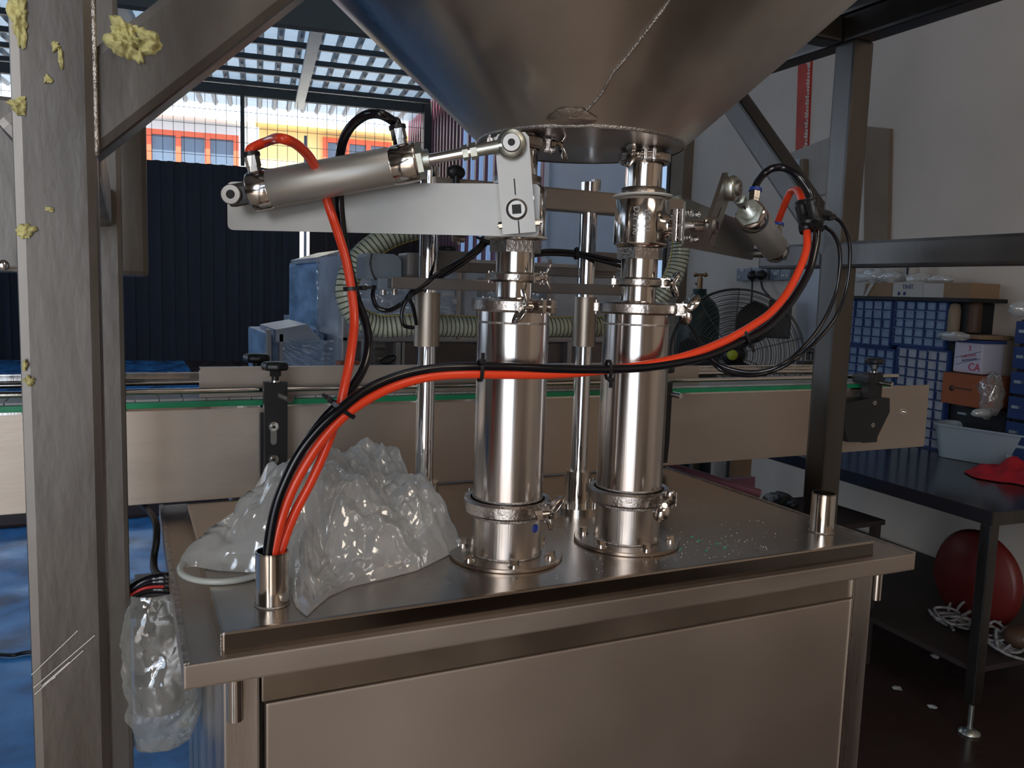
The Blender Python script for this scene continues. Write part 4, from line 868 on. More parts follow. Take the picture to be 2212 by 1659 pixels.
tie(1048, 522, 1.22, .010, (.3, 0, 1), 'black cable tie beside the left valve', .008, (.9, 0))
cable('small black wire loop behind the conveyor', [(820, 782, 1.9), (832, 772, 1.9), (850, 768, 1.9), (853, 775, 1.9), (838, 785, 1.9), (822, 784, 1.9)], .003)

# ================================================================== PLASTIC BAGS AND SMALL THINGS ON THE PLATE
def poly_r(poly, c, a):
    d = V((math.cos(a), math.sin(a))); best = 0
    for i in range(len(poly)):
        p, q_ = poly[i]-c, poly[(i+1) % len(poly)]-c; e = q_-p; den = d.x*e.y-d.y*e.x
        if abs(den) < 1e-12: continue
        t = (p.x*e.y-p.y*e.x)/den; s_ = (p.x*d.y-p.y*d.x)/den
        if t > 0 and -1e-6 <= s_ <= 1+1e-6: best = max(best, t)
    return best
def crumple(p, sc=1.0):
    v = 0; 
    for k, (f, a) in enumerate(((9, 1.0), (20, .60), (44, .32), (85, .10))):
        dd = noise.voronoi(V((p[0]*f+k*7, p[1]*f, p[2]*f)))[0]; v += a*(dd[1]-dd[0])
    return v*sc
def bag_heap():
    front = [(375, 1228), (415, 1222), (470, 1232), (545, 1236), (600, 1240), (622, 1262), (640, 1312), (668, 1334), (700, 1292), (760, 1266), (830, 1250), (900, 1232), (965, 1200), (1003, 1180)]
    poly = [V(atz(x, y, PZ+.002).xy) for x, y in front]
    poly += [V((.435, 1.10)), V((.445, 1.22)), V((.43, 1.36)), V((.37, 1.44)), V((.28, 1.455)), V((.22, 1.40)), V((.155, 1.28)), V((.10, 1.16))]
    c = V((.30, 1.22)); n, rg = 200, 70; vs = []
    lim = [poly_r(poly, c, 2*PI*k/n) for k in range(n)]
    for i in range(rg+1):
        rho = (i/rg)**.9
        for k in range(n):
            a = 2*PI*k/n; R_ = lim[k]; p = c+V((math.cos(a), math.sin(a)))*R_*rho
            sy_ = min(1, max(0, (p.y-.97)/.17)); hb = .098*(1-rho**3.6)**.75*(.42+.72*sy_*sy_*(3-2*sy_))
            hb *= .62+.55*noise.noise(V((p.x*7, p.y*7, 2)))+.42
            fold = (crumple((p.x, p.y, .3))-.62)*.044*min(1, (1-rho)*7)
            z = max(.0015, hb+fold)
            if rho < .98: z += .010*abs(noise.noise(V((p.x*30, p.y*18, 5))))
            sx = noise.noise(V((p.x*12, p.y*12, 9)))*.010*(1-rho); sy = noise.noise(V((p.x*12, p.y*12, 19)))*.010*(1-rho)
            vs.append((p.x+sx, p.y+sy, PZ+z))
    q = BM(); q.add(vs, [(i*n+k, i*n+(k+1) % n, (i+1)*n+(k+1) % n, (i+1)*n+k) for i in range(rg) for k in range(n)], True)
    # second layer inside
    vs2 = [(.30+(x-.30)*.86, 1.20+(y-1.20)*.86, PZ+max(.002, (z-PZ)*.62+.004*noise.noise(V((x*40, y*40, 1))))) for (x, y, z) in vs]
    q.add(vs2, [(i*n+k, i*n+(k+1) % n, (i+1)*n+(k+1) % n, (i+1)*n+k) for i in range(rg) for k in range(n)], True)
    return q
tag(obj('plastic_bag', bag_heap(), 'bag_film'), 'crumpled translucent plastic bag heaped on the top plate', 'bag')
# ring under the bag
rc_ = atz(500, 1255, PZ+.004); q = BM(); q.tube([V((rc_.x+.058*math.cos(a), rc_.y+.058+.058*math.sin(a), PZ+.006+.002*math.sin(a))) for a in [2*PI*k/24 for k in range(25)]], .0042, 10, res=3); tag(obj('plastic_ring', q, 'white_ring'), 'white plastic ring lying under the edge of the bag', 'ring')
# hanging bag over a gearmotor left of the cabinet
mo = thing('gear_motor', 'dark gearmotor wrapped in a plastic bag under the conveyor', 'motor', (.0, 1.28, .3))
mc = aty(345, 1440, 1.25); q = BM(); q.cyl(mc+V((0, .0, .06)), mc+V((0, .0, -.06)), .034, seg=32); q.cyl(mc+V((0, .02, .04)), mc+V((0, .12, .04)), .026, seg=24); obj('housing', q, 'dark_steel', mo)
q = BM(); q.box(mc+V((.0, .1, .07)), (.06, .2, .012)); obj('mount', q, 'dark_steel', mo)
q = BM(); n, rg = 120, 90; vs = []
for i in range(rg+1):
    t = i/rg; zz = mc.z+.125-.24*t
    R_ = .062*(.55+.62*math.sin(PI*min(1, .12+t*.80))**.8) if t < .97 else .02*(1-t)*33
    for k in range(n):
        a = 2*PI*k/n; p = V((mc.x+R_*math.cos(a)*.92, mc.y+R_*math.sin(a)*.9, zz)); f_ = (crumple((p.x, p.y, p.z*.6), 1)-.5)*.016
        dr = V((math.cos(a), math.sin(a), 0)); p += dr*f_+V((.012*noise.noise(V((t*5, 0, 1))), 0, 0)); vs.append(p)
q.add(vs, [(i*n+k, i*n+(k+1) % n, (i+1)*n+(k+1) % n, (i+1)*n+k) for i in range(rg) for k in range(n)], True)
tag(obj('plastic_bag', q, 'clear_film'), 'clear plastic bag hanging over the motor left of the cabinet', 'bag')
# bent steel guard and cable bundle above it
p0, p1 = aty(270, 1282, 1.30), aty(372, 1325, 1.30); q = BM(); q.box(((p0.x+p1.x)/2-.01, 1.30, (p0.z+p1.z)/2), (p1.x-p0.x+.05, .003, p0.z-p1.z), bev=.001); q.box(((p0.x+p1.x)/2-.01, 1.32, p0.z), (p1.x-p0.x+.05, .04, .003)); tag(obj('steel_guard', q, 'dark_steel'), 'bent steel guard strip beneath the cable bundle', 'guard')
for i, (dy, r, m_) in enumerate(((0, .0068, 'black_hose'), (9, .0068, 'black_hose'), (19, .0068, 'black_hose'), (29, .006, 'black_hose'), (22, .0022, 'red_line'))):
    hose('cable', ['thick black cable on top of the bundle at the tray edge', 'second black cable of the bundle at the tray edge', 'third black cable of the bundle at the tray edge', 'lowest black cable of the bundle at the tray edge', 'thin red wire in the cable bundle at the tray edge'][i], m_, r, [(262, 1290+dy*.4, 1.24-(i == 4)*.012), (300, 1262+dy*.6, 1.24-(i == 4)*.012), (330, 1250+dy*.8, 1.24-(i == 4)*.012), (372, 1246+dy, 1.24), (420, 1250+dy, 1.3)], seg=8)
hose('cable', 'grey-black power cable hanging from the conveyor to the bundle', 'black_plastic', .0058, [(300, 1085, 1.55), (318, 1100, 1.5), (336, 1128, 1.45), (338, 1165, 1.42), (332, 1210, 1.40), (338, 1238, 1.36), (370, 1254, 1.32)])
hose('cable', 'thin dark cable lying on the blue floor at far left', 'black_plastic', .007, [atz(-60, 1408, .01), atz(20, 1415, .01), atz(60, 1409, .01), atz(160, 1400, .01)])
# cable carrier links beside the cabinet
cc = thing('cable_carrier', 'grey plastic cable carrier links beside the cabinet', 'cable carrier', aty(410, 1550, 1.3))
for i in range(5):
    p = aty(404+(0, 6)[i % 2], 1552-i*26, 1.3); q = BM(); q.ring(p-UY*.01, UY, .0105, .006, .012, 20); q.box(p+V((0, 0, .011)), (.016, .012, .012)); obj('link', q, 'grey_carrier', cc)
# green chips on the plate
cpn = 0
for i in range(46):
    gx = random.gauss(1518, 32); gy = 1172+random.gauss(0, 9)+(gx-1518)*-.05
    if i < 6: gx, gy = [(1510, 1168), (1526, 1190), (1496, 1160), (1566, 1184), (1549, 1175), (1470, 1186)][i]
    p = atz(gx, gy, PZ); s = .003 if i < 6 else random.uniform(.0006, .0014)
    if i < 6:
        q = BM(); q.prism([p+V((s*math.cos(a)*random.uniform(.6, 1.2), s*math.sin(a), 0)) for a in (0, 1.4, 2.8, 4.4)], UZ*.0008)
        tag(obj('plastic_chip', q, 'chip_green'), 'green plastic chips beside the right column foot', 'chip', 'green chips on the top plate')
q = BM()
for i in range(150):
    x, y = (random.uniform(.45, 1.0), random.uniform(.93, 1.1)) if i % 2 else (random.uniform(.66, .9), random.uniform(.94, 1.02)); s = random.uniform(.0003, .0009)
    q.box((x, y, PZ+s*.5), (s*1.6, s, s))
st = obj('swarf', q, 'dust_white', None, 'tiny pale shavings scattered over the top plate', 'stuff'); st['category'] = 'debris'

# ================================================================== WRAPPED MACHINE AND CRATES BEHIND
def px_box(q, x0, x1, y0, y1, Y, dep, mi=0, bev=0):
    a, b_ = aty((x0+x1)/2, y1, Y), aty((x0+x1)/2, y0, Y); a.z = 0 if y1 >= 1000 else a.z; xa, xb = aty(x0, (y0+y1)/2, Y).x, aty(x1, (y0+y1)/2, Y).x
    q.box(((xa+xb)/2, Y+dep/2, (a.z+b_.z)/2), (abs(xb-xa), dep, b_.z-a.z), bev=bev, mi=mi); return xa, xb, a.z, b_.z
Y2 = 2.55
wm = thing('wrapped_machine', 'packing machine in an aluminium frame wrapped in plastic film', 'machine', aty(1040, 800, Y2))
q = BM(); xa, xb, zb2, zt2 = px_box(q, 738, 1370, 566, 1130, Y2+.05, .38); obj('body', q, 'wrap_grey', wm)
for (x0, x1, y0, y1) in ((738, 752, 640, 1000), (985, 996, 560, 735), (1041, 1051, 600, 735), (1092, 1102, 640, 735), (1180, 1190, 560, 735), (738, 1370, 728, 739), (738, 1370, 562, 571), (855, 866, 739, 800), (868, 875, 739, 800), (1047, 1058, 739, 800), (1098, 1104, 739, 800), (1225, 1235, 739, 800)):
    q = BM(); px_box(q, x0, x1, y0, y1, Y2, .05, bev=.004); obj('profile', q, 'alu_profile', wm)
q = BM(); px_box(q, 742, 1365, 741, 800, Y2+.03, .02); obj('lower_panel', q, 'dark_steel', wm)
def filmsheet(name, x0, x1, y0, y1, Y, par, seed, m='stretch_film', amp=.02, tilt=0, depth=0):
    q = BM(); nx, nz = 46, 46; vs = []
    for j in range(nz+1):
        for i in range(nx+1):
            u, v = i/nx, j/nz; p = aty(x0+(x1-x0)*u, y0+(y1-y0)*v+tilt*u, Y)
            # stretched folds fan out from one corner
            an = math.atan2(v+.25, u+.35); f_ = math.sin(an*46+4*noise.noise(V((u*3, v*3, seed))))*amp*.35+noise.noise(V((u*5+seed, v*14, 1)))*amp
            vs.append(p+V((0, f_+depth*u, 0)))
    q.add(vs, [(j*(nx+1)+i, j*(nx+1)+i+1, (j+1)*(nx+1)+i+1, (j+1)*(nx+1)+i) for j in range(nz) for i in range(nx)], True); return obj(name, q, m, par)
filmsheet('film', 752, 985, 575, 727, Y2-.03, wm, 3)
filmsheet('film', 1052, 1180, 575, 800, Y2-.03, wm, 5)
wp = thing('wrapped_crate', 'tall crate in blue-tinted stretch film left of the wrapped machine', 'crate', aty(712, 800, 3.0))
q = BM(); px_box(q, 686, 775, 562, 1120, 3.0, .6, bev=.02); obj('crate', q, 'wrap_blue', wp)
filmsheet('film', 684, 745, 556, 760, 2.96, wp, 8, amp=.03, tilt=-16)
q = BM(); vs = [aty(684, 556, 2.95), aty(748, 538, 2.95), aty(748, 560, 2.95), aty(684, 566, 2.95)]; q.prism(vs, (0, .5, 0)); obj('film_top', q, 'wrap_grey', wp)
wl = thing('wrapped_crate', 'low film-wrapped frame of boxes behind the knobs', 'crate', aty(640, 800, 2.75))
q = BM(); px_box(q, 580, 700, 722, 1080, 2.8, .5, bev=.01); obj('crate', q, 'wrap_blue', wl)
for x0 in (578, 604, 722): q = BM(); px_box(q, x0, x0+8, 722 if x0 > 580 else 712, 800, 2.74, .05); obj('profile', q, 'alu_profile', wl)
filmsheet('film', 612, 738, 735, 800, 2.72, wl, 9, amp=.015)
q = BM(); q.prism([aty(596, 712, 2.74), aty(664, 700, 2.74), aty(676, 716, 2.74), aty(700, 738, 2.74), aty(596, 738, 2.74)], (0, .35, 0)); obj('film_top', q, 'wrap_grey', wl)
q = BM(); px_box(q, 785, 812, 735, 795, 2.3, .03, bev=.003); 
for yy in (748, 775):
    p = aty(808, yy, 2.29); q.cyl(p, p+UX*.03, .012, seg=12)
obj('hinge_bracket', q, 'beam_grey', wm)
q = BM(); px_box(q, 735, 785, 782, 797, 2.2, .06, bev=.006); obj('valve_block', q, 'orange_box', wm)

# ================================================================== THINGS ALONG THE RIGHT WALL
def wbox(q, x0, x1, y0, y1, o, dep, mi=0, bev=0, m_=None):
    """box whose visible face lies on the plane o from the camera line; returns a0,a1,z0,z1"""
    xm_ = (x0+x1)/2; a1, a0 = wall(x0, (y0+y1)/2, o).dot(w1), wall(x1, (y0+y1)/2, o).dot(w1); zt_, zb_ = wall(xm_, y0, o).z, wall(xm_, y1, o).z
    q.box(W((a0+a1)/2, o+dep/2, (zt_+zb_)/2), (a1-a0, dep, zt_-zb_), (w1, w2, UZ), bev=bev, mi=mi); return a0, a1, zb_, zt_
q = BM(); q.prism([wall(1718, 326, WO-.012), wall(1744, 321, WO-.012), wall(1752, 128, WO-.012), wall(1724, 132, WO-.012)], w2*.012); struct('trim_9', q, 'red_paint', 'red painted strip high on the right wall')
q = BM()
for i in range(26):
    yy = 135+i*7.2; xx = 1748-(yy-135)*.035; ww_ = random.uniform(2, 7)
    q.prism([wall(xx-ww_, yy, WO-.013), wall(xx+2, yy, WO-.013), wall(xx+2, yy+random.uniform(3, 7), WO-.013), wall(xx-ww_*.6, yy+6, WO-.013)], w2*.001)
o_ = obj('peeled_paint', q, 'wall_paint', None, 'patches of peeled paint along the red strip', 'stuff'); o_['category'] = 'paint'
def board(name, label, pts, m, th=.02, o=WO-.025):
    q = BM(); q.prism([wall(x, y, o) for x, y in pts], w2*th); return tag(obj(name, q, m), label, 'board')
board('wall_board', 'pale board on the wall left of the right post', [(1692, 336), (1808, 290), (1795, 416), (1692, 438)], 'board')
board('wall_board', 'brown board on the wall right of the right post', [(1868, 273), (1921, 278), (1916, 560), (1866, 560)], 'brown_board')
board('wall_board', 'narrow pale upright panel beside the slanting brace', [(1690, 350), (1728, 342), (1724, 430), (1690, 440)], 'white_door', o=WO-.04)
board('wall_board', 'light grey panel on the wall behind the power sockets', [(1722, 575), (1784, 575), (1778, 760), (1722, 760)], 'white_door', o=WO-.03)
q = BM(); px = [(1727, 345), (1736, 343), (1734, 430), (1726, 432)]; q.prism([wall(x, y, WO-.06) for x, y in px], w2*.03); tag(obj('dark_batten', q, 'brown_board'), 'dark brown batten beside the pale upright panel', 'batten')
# power sockets
def socket(x0, x1, y0, y1, label, sw):
    t = thing('power_socket', label, 'socket', wall((x0+x1)/2, y1, WO)); q = BM(); wbox(q, x0, x1, y0, y1, WO-.045, .045, bev=.006); obj('plate', q, 'socket_grey', t)
    for (sx, sy, ss) in sw: q = BM(); wbox(q, sx-ss, sx+ss, sy-2.5, sy+2.5, WO-.052, .008, bev=.001); obj('switch', q, 'switch_white', t)
    return t
socket(1591, 1622, 578, 607, 'grey metal double socket with two white switches, leftmost on the wall', [(1596, 599, 3.5), (1603, 584, 3), (1615, 599, 3)])
socket(1623, 1656, 577, 606, 'grey metal double socket holding two black plugs', [(1641, 583, 4)])
socket(1663, 1684, 576, 606, 'grey metal single switch plate', [(1674, 591, 4)])
socket(1685, 1706, 575, 605, 'grey metal switch plate with three white rockers, rightmost on the wall', [(1695, 582, 3), (1690, 595, 3), (1699, 595, 3)])
def plug(x, y, label, rx, pts):
    t = thing('power_plug', label, 'plug', wall(x, y, WO-.09)); q = BM(); q.sphere(wall(x, y, WO-.09), 1, sc=(.033*rx, .033*rx, .034)); p = wall(x, y+12, WO-.09); q.cyl(wall(x, y+4, WO-.09), p, .02, .009, 12); obj('body', q, 'black_plastic', t)
    q = BM(); q.tube([wall(*c, WO-.09) for c in pts], .006, 8); obj('flex', q, 'black_plastic', t)
plug(1625, 595, 'round black plug with a cord dropping straight down', 1, [(1625, 606), (1624, 640), (1621, 665), (1618, 700)])
plug(1644, 594, 'square black plug with a cord slanting to the fan switch', 1.15, [(1644, 608), (1647, 622), (1654, 632), (1662, 640)])
# gas cylinder
gp = wall(1506, 720, 2.88); t = thing('gas_cylinder', 'dark green gas cylinder with brass valve behind the fan', 'gas cylinder', (gp.x, gp.y, 0))
dz = lambda y: wall(1506, y, 2.88).z; R_ = .145
q = BM(); q.lathe([(.10, 0), (R_, .01), (R_, dz(685)), (R_*.93, dz(668)), (R_*.75, dz(652)), (R_*.45, dz(640)), (.048, dz(634)), (.048, dz(624)), (.0, dz(624))], (gp.x, gp.y, 0), UZ, 40); obj('body', q, 'gas_green', t)
q = BM(); q.cyl((gp.x, gp.y, dz(624)), (gp.x, gp.y, dz(600)), .018, seg=16); q.cyl((gp.x, gp.y, dz(612)), V((gp.x, gp.y, dz(612)))+w1*.05, .012, seg=12); q.cyl((gp.x, gp.y, dz(600)), (gp.x, gp.y, dz(595)), .012, seg=12); vv = obj('valve', q, 'brass', t)
q = BM(); c_ = V((gp.x, gp.y, dz(594))); q.cyl(c_-RT*.035, c_+RT*.035, .010, seg=12); q.sphere(c_-RT*.035, .015); q.sphere(c_+RT*.035, .015); obj('hand_wheel', q, 'brass', vv)
# fan
fd = 4.8; fc = atd(1586, 766, fd); fr_ = 141/FOC*fd
fn = (V((0, 0, H))-fc).normalized(); fn = (fn+RT*-.10+V((0, 0, -.02))).normalized(); fx = UZ.cross(fn).normalized(); fy = fn.cross(fx)
ft = thing('industrial_fan', 'large black wire-cage fan with yellow centre badge by the right wall', 'fan', (fc.x, fc.y, 0))
def ringpts(r, off, n=48): return [fc+fx*(r*math.cos(2*PI*k/n))+fy*(r*math.sin(2*PI*k/n))+fn*off for k in range(n+1)]
bul = lambda r: .10*(1-(r/fr_)**2)
q = BM(); q.tube(ringpts(fr_, 0, 64), .006, 8, smooth_path=False, cap=False); q.tube(ringpts(fr_, -.05, 64), .006, 8, smooth_path=False, cap=False); obj('cage_rim', q, 'fan_wire', ft)
nr = 24
for i in range(nr):
    r = .055+(fr_-.06)*i/(nr-1)
    q = BM(); q.tube(ringpts(r, bul(r)*.9), .0016, 4, smooth_path=False, cap=False); obj('cage_ring', q, 'fan_wire', ft)
for i in range(nr//2):
    r = .10+(fr_-.1)*i/(nr/2-1); q = BM(); q.tube(ringpts(r, -.05-bul(r)*.9), .0018, 4, smooth_path=False, cap=False); obj('rear_cage_ring', q, 'fan_wire', ft)
for k in range(10):
    a = 2*PI*k/10+.3; q = BM(); q.tube([fc+fx*(r*math.cos(a))+fy*(r*math.sin(a))+fn*(bul(r)*.9+.003) for r in (.05, .12, .2, .28, fr_)], .0026, 5, res=3); obj('cage_spoke', q, 'fan_wire', ft)
q = BM(); q.lathe([(.065, -.03), (.068, .06), (.05, .10), (.0, .102)], fc, fn, 32); obj('hub', q, 'black_plastic', ft)
q = BM(); q.lathe([(.030, .103), (.030, .108), (0, .109)], fc, fn, 28); bd = obj('badge', q, 'fan_badge', ft, 'round yellow badge')
for k in range(3):
    a0 = math.radians(62+k*120); q = BM(); n = 10; vs = []
    for i in range(n+1):
        u = i/n; 
        for j in range(n+1):
            v = j/n; r = .06+(fr_*.86-.06)*v; a = a0+(-.15-.38*math.sin(PI*min(1, v*.75+.2)))+(u)*(.30+.76*math.sin(PI*min(1, v*.75+.2))); vs.append(fc+fx*(r*math.cos(a))+fy*(r*math.sin(a))+fn*(-.04+.06*u))
    q.add(vs, [(i*(n+1)+j, i*(n+1)+j+1, (i+1)*(n+1)+j+1, (i+1)*(n+1)+j) for i in range(n) for j in range(n)], True); obj('blade', q, 'black_plastic', ft)
q = BM(); bx = fc+fx*.19*1.0+fy*.20; 
p = atd(1684, 690, fd+.12); q.box(p, (.13, .10, .23), (fx, fn, fy), bev=.01); obj('switch_box', q, 'black_plastic', ft)
q = BM(); q.cyl(fc-fn*.16+V((0, 0, -fr_*.2)), V((fc.x, fc.y, .03))-fn*.16, .022, seg=16); q.cyl(fc-fn*.05, fc-fn*.2, .06, seg=24); q.cyl(V((fc.x, fc.y, 0))-fn*.16, V((fc.x, fc.y, .03))-fn*.16, .28, seg=32); obj('stand', q, 'black_plastic', ft)
# small-parts drawer cabinets
def drawers(x0, x1, y0, y1, cols, rows, o, label, m='drawer_front', zb_=None, gap=.0022):
    xm_ = (x0+x1)/2; a1, a0 = wall(x0, (y0+y1)/2, o).dot(w1), wall(x1, (y0+y1)/2, o).dot(w1); z1, z0 = wall(xm_, y0, o).z, zb_ or wall(xm_, y1, o).z
    t = thing('drawer_cabinet', label, 'drawer cabinet', W((a0+a1)/2, o, z0)); q = BM(); D = .16; fwid = .006
    q.box(W((a0+a1)/2, o+D/2+.022, (z0+z1)/2), (a1-a0, D, z1-z0), (w1, w2, UZ))
    for i in range(cols+1): q.box(W(a0+(a1-a0)*i/cols, o+.012, (z0+z1)/2), (fwid*.8 if 0 < i < cols else .012, .024, z1-z0), (w1, w2, UZ))
    for j in range(rows+1): q.box(W((a0+a1)/2, o+.012, z0+(z1-z0)*j/rows), (a1-a0, .024, fwid*.8 if 0 < j < rows else .012), (w1, w2, UZ))
    obj('frame', q, 'drawer_frame', t); cw, ch = (a1-a0)/cols, (z1-z0)/rows
    for i in range(cols):
        for j in range(rows):
            q = BM(); rec = random.choice((0, 0, 0, .003, .006)); q.box(W(a0+cw*(i+.5), o+.014+rec, z0+ch*(j+.5)-.001), (cw-.006, .012, ch-.007), (w1, w2, UZ)); q.box(W(a0+cw*(i+.5), o+.004+rec, z0+ch*(j+.88)), (cw-.008, .010, .003), (w1, w2, UZ)); obj('drawer', q, m, t)
    return a0, a1, z0, z1
OW = 2.98; TT = H-.667
D1 = drawers(1806, 1924, 648, 744, 6, 5, OW, 'blue small-parts cabinet behind the right post, upper one')
D2 = drawers(1930, 2043, 650, 748, 5, 5, OW, 'blue small-parts cabinet right of the post, upper one')
drawers(1806, 1924, 750, 960, 6, 10, OW, 'blue small-parts cabinet behind the right post, lower one', zb_=TT+.004)
drawers(1930, 2040, 754, 960, 5, 10, OW, 'blue small-parts cabinet with whitish drawers below the upper one', 'drawer_white', zb_=TT+.004)
q = BM(); wbox(q, 1800, 2096, 641, 649, OW-.04, .24, bev=.002); tag(obj('shelf_board', q, 'black_matte'), 'thin black shelf board on top of the drawer cabinets', 'shelf')
def wall_box(name, x0, x1, y0, y1, o, dep, m, label, cat='box', parts=None):
    t = thing(name, label, cat, wall((x0+x1)/2, y1, o)); q = BM(); r = wbox(q, x0, x1, y0, y1, o, dep, bev=.004); obj('carton', q, m, t)
    return t, r
t, r = wall_box('cardboard_box', 1836, 1866, 612, 641, OW-.03, .16, 'card_white', 'small white carton at the left end of the shelf')
t, r = wall_box('cardboard_box', 1872, 1926, 611, 641, OW-.03, .16, 'card_brown', 'brown open carton with a white torn flap')
q = BM(); q.prism([wall(1867, 641, OW-.035), wall(1882, 611, OW-.035), wall(1890, 612, OW-.035), wall(1872, 641, OW-.035)], w2*-.004); obj('flap', q, 'card_white', t)
t, r = wall_box('cardboard_box', 1928, 1994, 609, 643, OW-.03, .17, 'card_white', 'white carton with blue printing and two round marks')
def wtext(body, x, y, o, size, m, par, rot=0, name='printed_letters'):
    p = wall(x, y, o); rt = (-w1*math.cos(rot)+UZ*math.sin(rot)).normalized(); up = (-w2).cross(rt).normalized()
    return text(name, body, size, p, (rt, up, -w2), m, par, .0004)
wtext('TIHIT', 1961, 620, OW-.032, .030, 'print_blue', t)
for xx in (1942, 1954):
    q = BM(); c_ = wall(xx, 634, OW-.0305); q.lathe([(.009, 0), (.009, .001), (0, .001)], c_, -w2, 20); obj('round_mark', q, 'print_blue', t)
t, r = wall_box('cardboard_box', 1996, 2094, 611, 645, OW-.03, .17, 'card_brown', 'wide brown carton with a white front, rightmost on the shelf')
q = BM(); wbox(q, 1994, 2037, 612, 646, OW-.035, .005, bev=.001); obj('flap', q, 'card_white', t)
def packet(x, y, o, sx, sz, label, seed, m='clear_film', name='plastic_packet'):
    c_ = wall(x, y, o); q = BM(); n, rg = 28, 18; vs = []
    for i in range(rg+1):
        t_ = PI*i/rg
        for k in range(n):
            a = 2*PI*k/n; d_ = w1*(sx*math.sin(t_)*math.cos(a))+w2*(.05*math.sin(t_)*math.sin(a))+UZ*(sz*math.cos(t_)); f_ = 1+.45*(crumple(((d_.x+seed)*1.5, d_.y*1.5, d_.z*1.5))-.6); vs.append(c_+d_*f_)
    q.add(vs, [(i*n+k, i*n+(k+1) % n, (i+1)*n+(k+1) % n, (i+1)*n+k) for i in range(rg) for k in range(n)], True); return tag(obj(name, q, m), label, 'packet')
packet(1865, 598, OW+.04, .07, .030, 'crumpled clear packet at the left end above the cartons', 1, 'bag_film')
packet(1892, 596, OW+.06, .08, .036, 'crumpled grey plastic packet second from left above the cartons', 2, 'bag_film')
packet(1925, 598, OW+.05, .07, .032, 'crumpled clear packet left of the white tin', 3, 'bag_film')
packet(1985, 602, OW+.03, .06, .026, 'pale packet right of the white tin', 4, 'bag_film')
packet(2030, 604, OW+.04, .08, .020, 'flat clear packet on the wide brown carton', 5, 'bag_film')
c_ = wall(1968, 598, OW+.06); q = BM(); q.cyl(c_, c_+UZ*.10, .034, seg=28); t = thing('white_tin', 'white tin with a black stripe above the cartons', 'tin', c_); obj('body', q, 'card_white', t)
q = BM(); q.box(c_-w2*.0335+UZ*.05-w1*.01, (.010, .003, .08), (w1, w2, UZ)); obj('stripe', q, 'black_matte', t)
# dark bin, brown bottle, tin of glue, orange carton, tool box
q = BM(); wbox(q, 2046, 2090, 652, 722, OW+.02, .15, bev=.01); t = thing('dark_holder', 'black holder on the wall right of the drawers', 'holder', wall(2068, 722, OW)); obj('body', q, 'black_matte', t)
q = BM(); c_ = wall(2058, 720, OW+.0); q.lathe([(.026, 0), (.026, .10), (.020, .13), (0, .135)], c_, UZ, 20); obj('pad', q, 'brown_board', t)
c_ = wall(2102, 718, OW+.05); q = BM(); q.lathe([(.030, 0), (.030, .11), (.026, .135), (.012, .15), (0, .152)], c_, UZ, 24); tag(obj('brown_bottle', q, 'leather_brown'), 'rounded dark brown bottle beside the black holder', 'bottle')
q = BM(); wbox(q, 2044, 2118, 722, 731, OW-.02, .18, bev=.003); tag(obj('wall_shelf', q, 'card_brown'), 'small shelf slab under the dark brown bottle', 'shelf')
packet(2062, 726, OW-.05, .09, .022, 'crumpled packet on the small shelf slab', 8, 'bag_film')
t = thing('glue_tin', 'white rectangular tin with dark red letters on the orange carton', 'tin', wall(2092, 806, OW)); q = BM(); a0, a1, z0, z1 = wbox(q, 2060, 2122, 740, 806, OW-.0, .12, bev=.008); obj('body', q, 'can_white', t)
q = BM(); q.box(W((a0+a1)/2, OW+.06, z1+.006), (a1-a0+.01, .13, .014), (w1, w2, UZ), bev=.003); obj('lid', q, 'print_blue', t)
wtext('3', 2095, 753, OW-.002, .032, 'print_red', t); wtext('STAR STOVE', 2092, 769, OW-.002, .014, 'print_red', t, .20); wtext('PROFESSIONAL', 2094, 777, OW-.002, .012, 'print_blue', t, .20); wtext('CA', 2104, 794, OW-.002, .046, 'print_red', t)
for yy, dd_ in ((766, 0), (781, 0)):
    q = BM(); a, b_ = wall(2063, yy+6, OW-.001), wall(2118, yy-6, OW-.001); q.cyl(a, b_, .001, seg=5); obj('printed_line', q, 'print_blue', t)
q = BM(); wbox(q, 2042, 2060, 740, 806, OW+.02, .1); tag(obj('dark_carton', q, 'black_matte'), 'black carton between the drawers and the white tin', 'box')
t, r = wall_box('cardboard_box', 2034, 2118, 808, 876, OW-.04, .16, 'orange_box', 'orange-brown carton under the white tin')
q = BM(); p = wall(2056, 838, OW-.0405); q.lathe([(.014, 0), (.014, .001), (0, .001)], p, -w2, 20); q.box(wall(2080, 840, OW-.0415), (.09, .001, .006), (w1, w2, UZ)); obj('printed_mark', q, 'leather_brown', t)
t = thing('tool_box', 'black tool box on the bench under the orange carton', 'tool box', wall(2110, 950, OW)); q = BM(); a0, a1, z0, z1 = wbox(q, 2036, 2182, 880, 935, OW+.03, .10, bev=.008)
q2 = BM(); q2.box(W((a0+a1)/2, OW+.08, (TT+z1)/2), (a1-a0, .10, z1-TT), (w1, w2, UZ), bev=.01); obj('body', q2, 'black_plastic', t)
q = BM(); q.box(wall(2078, 893, OW+.026), (.045, .008, .010), (w1, w2, UZ)); obj('latch', q, 'zinc', t)
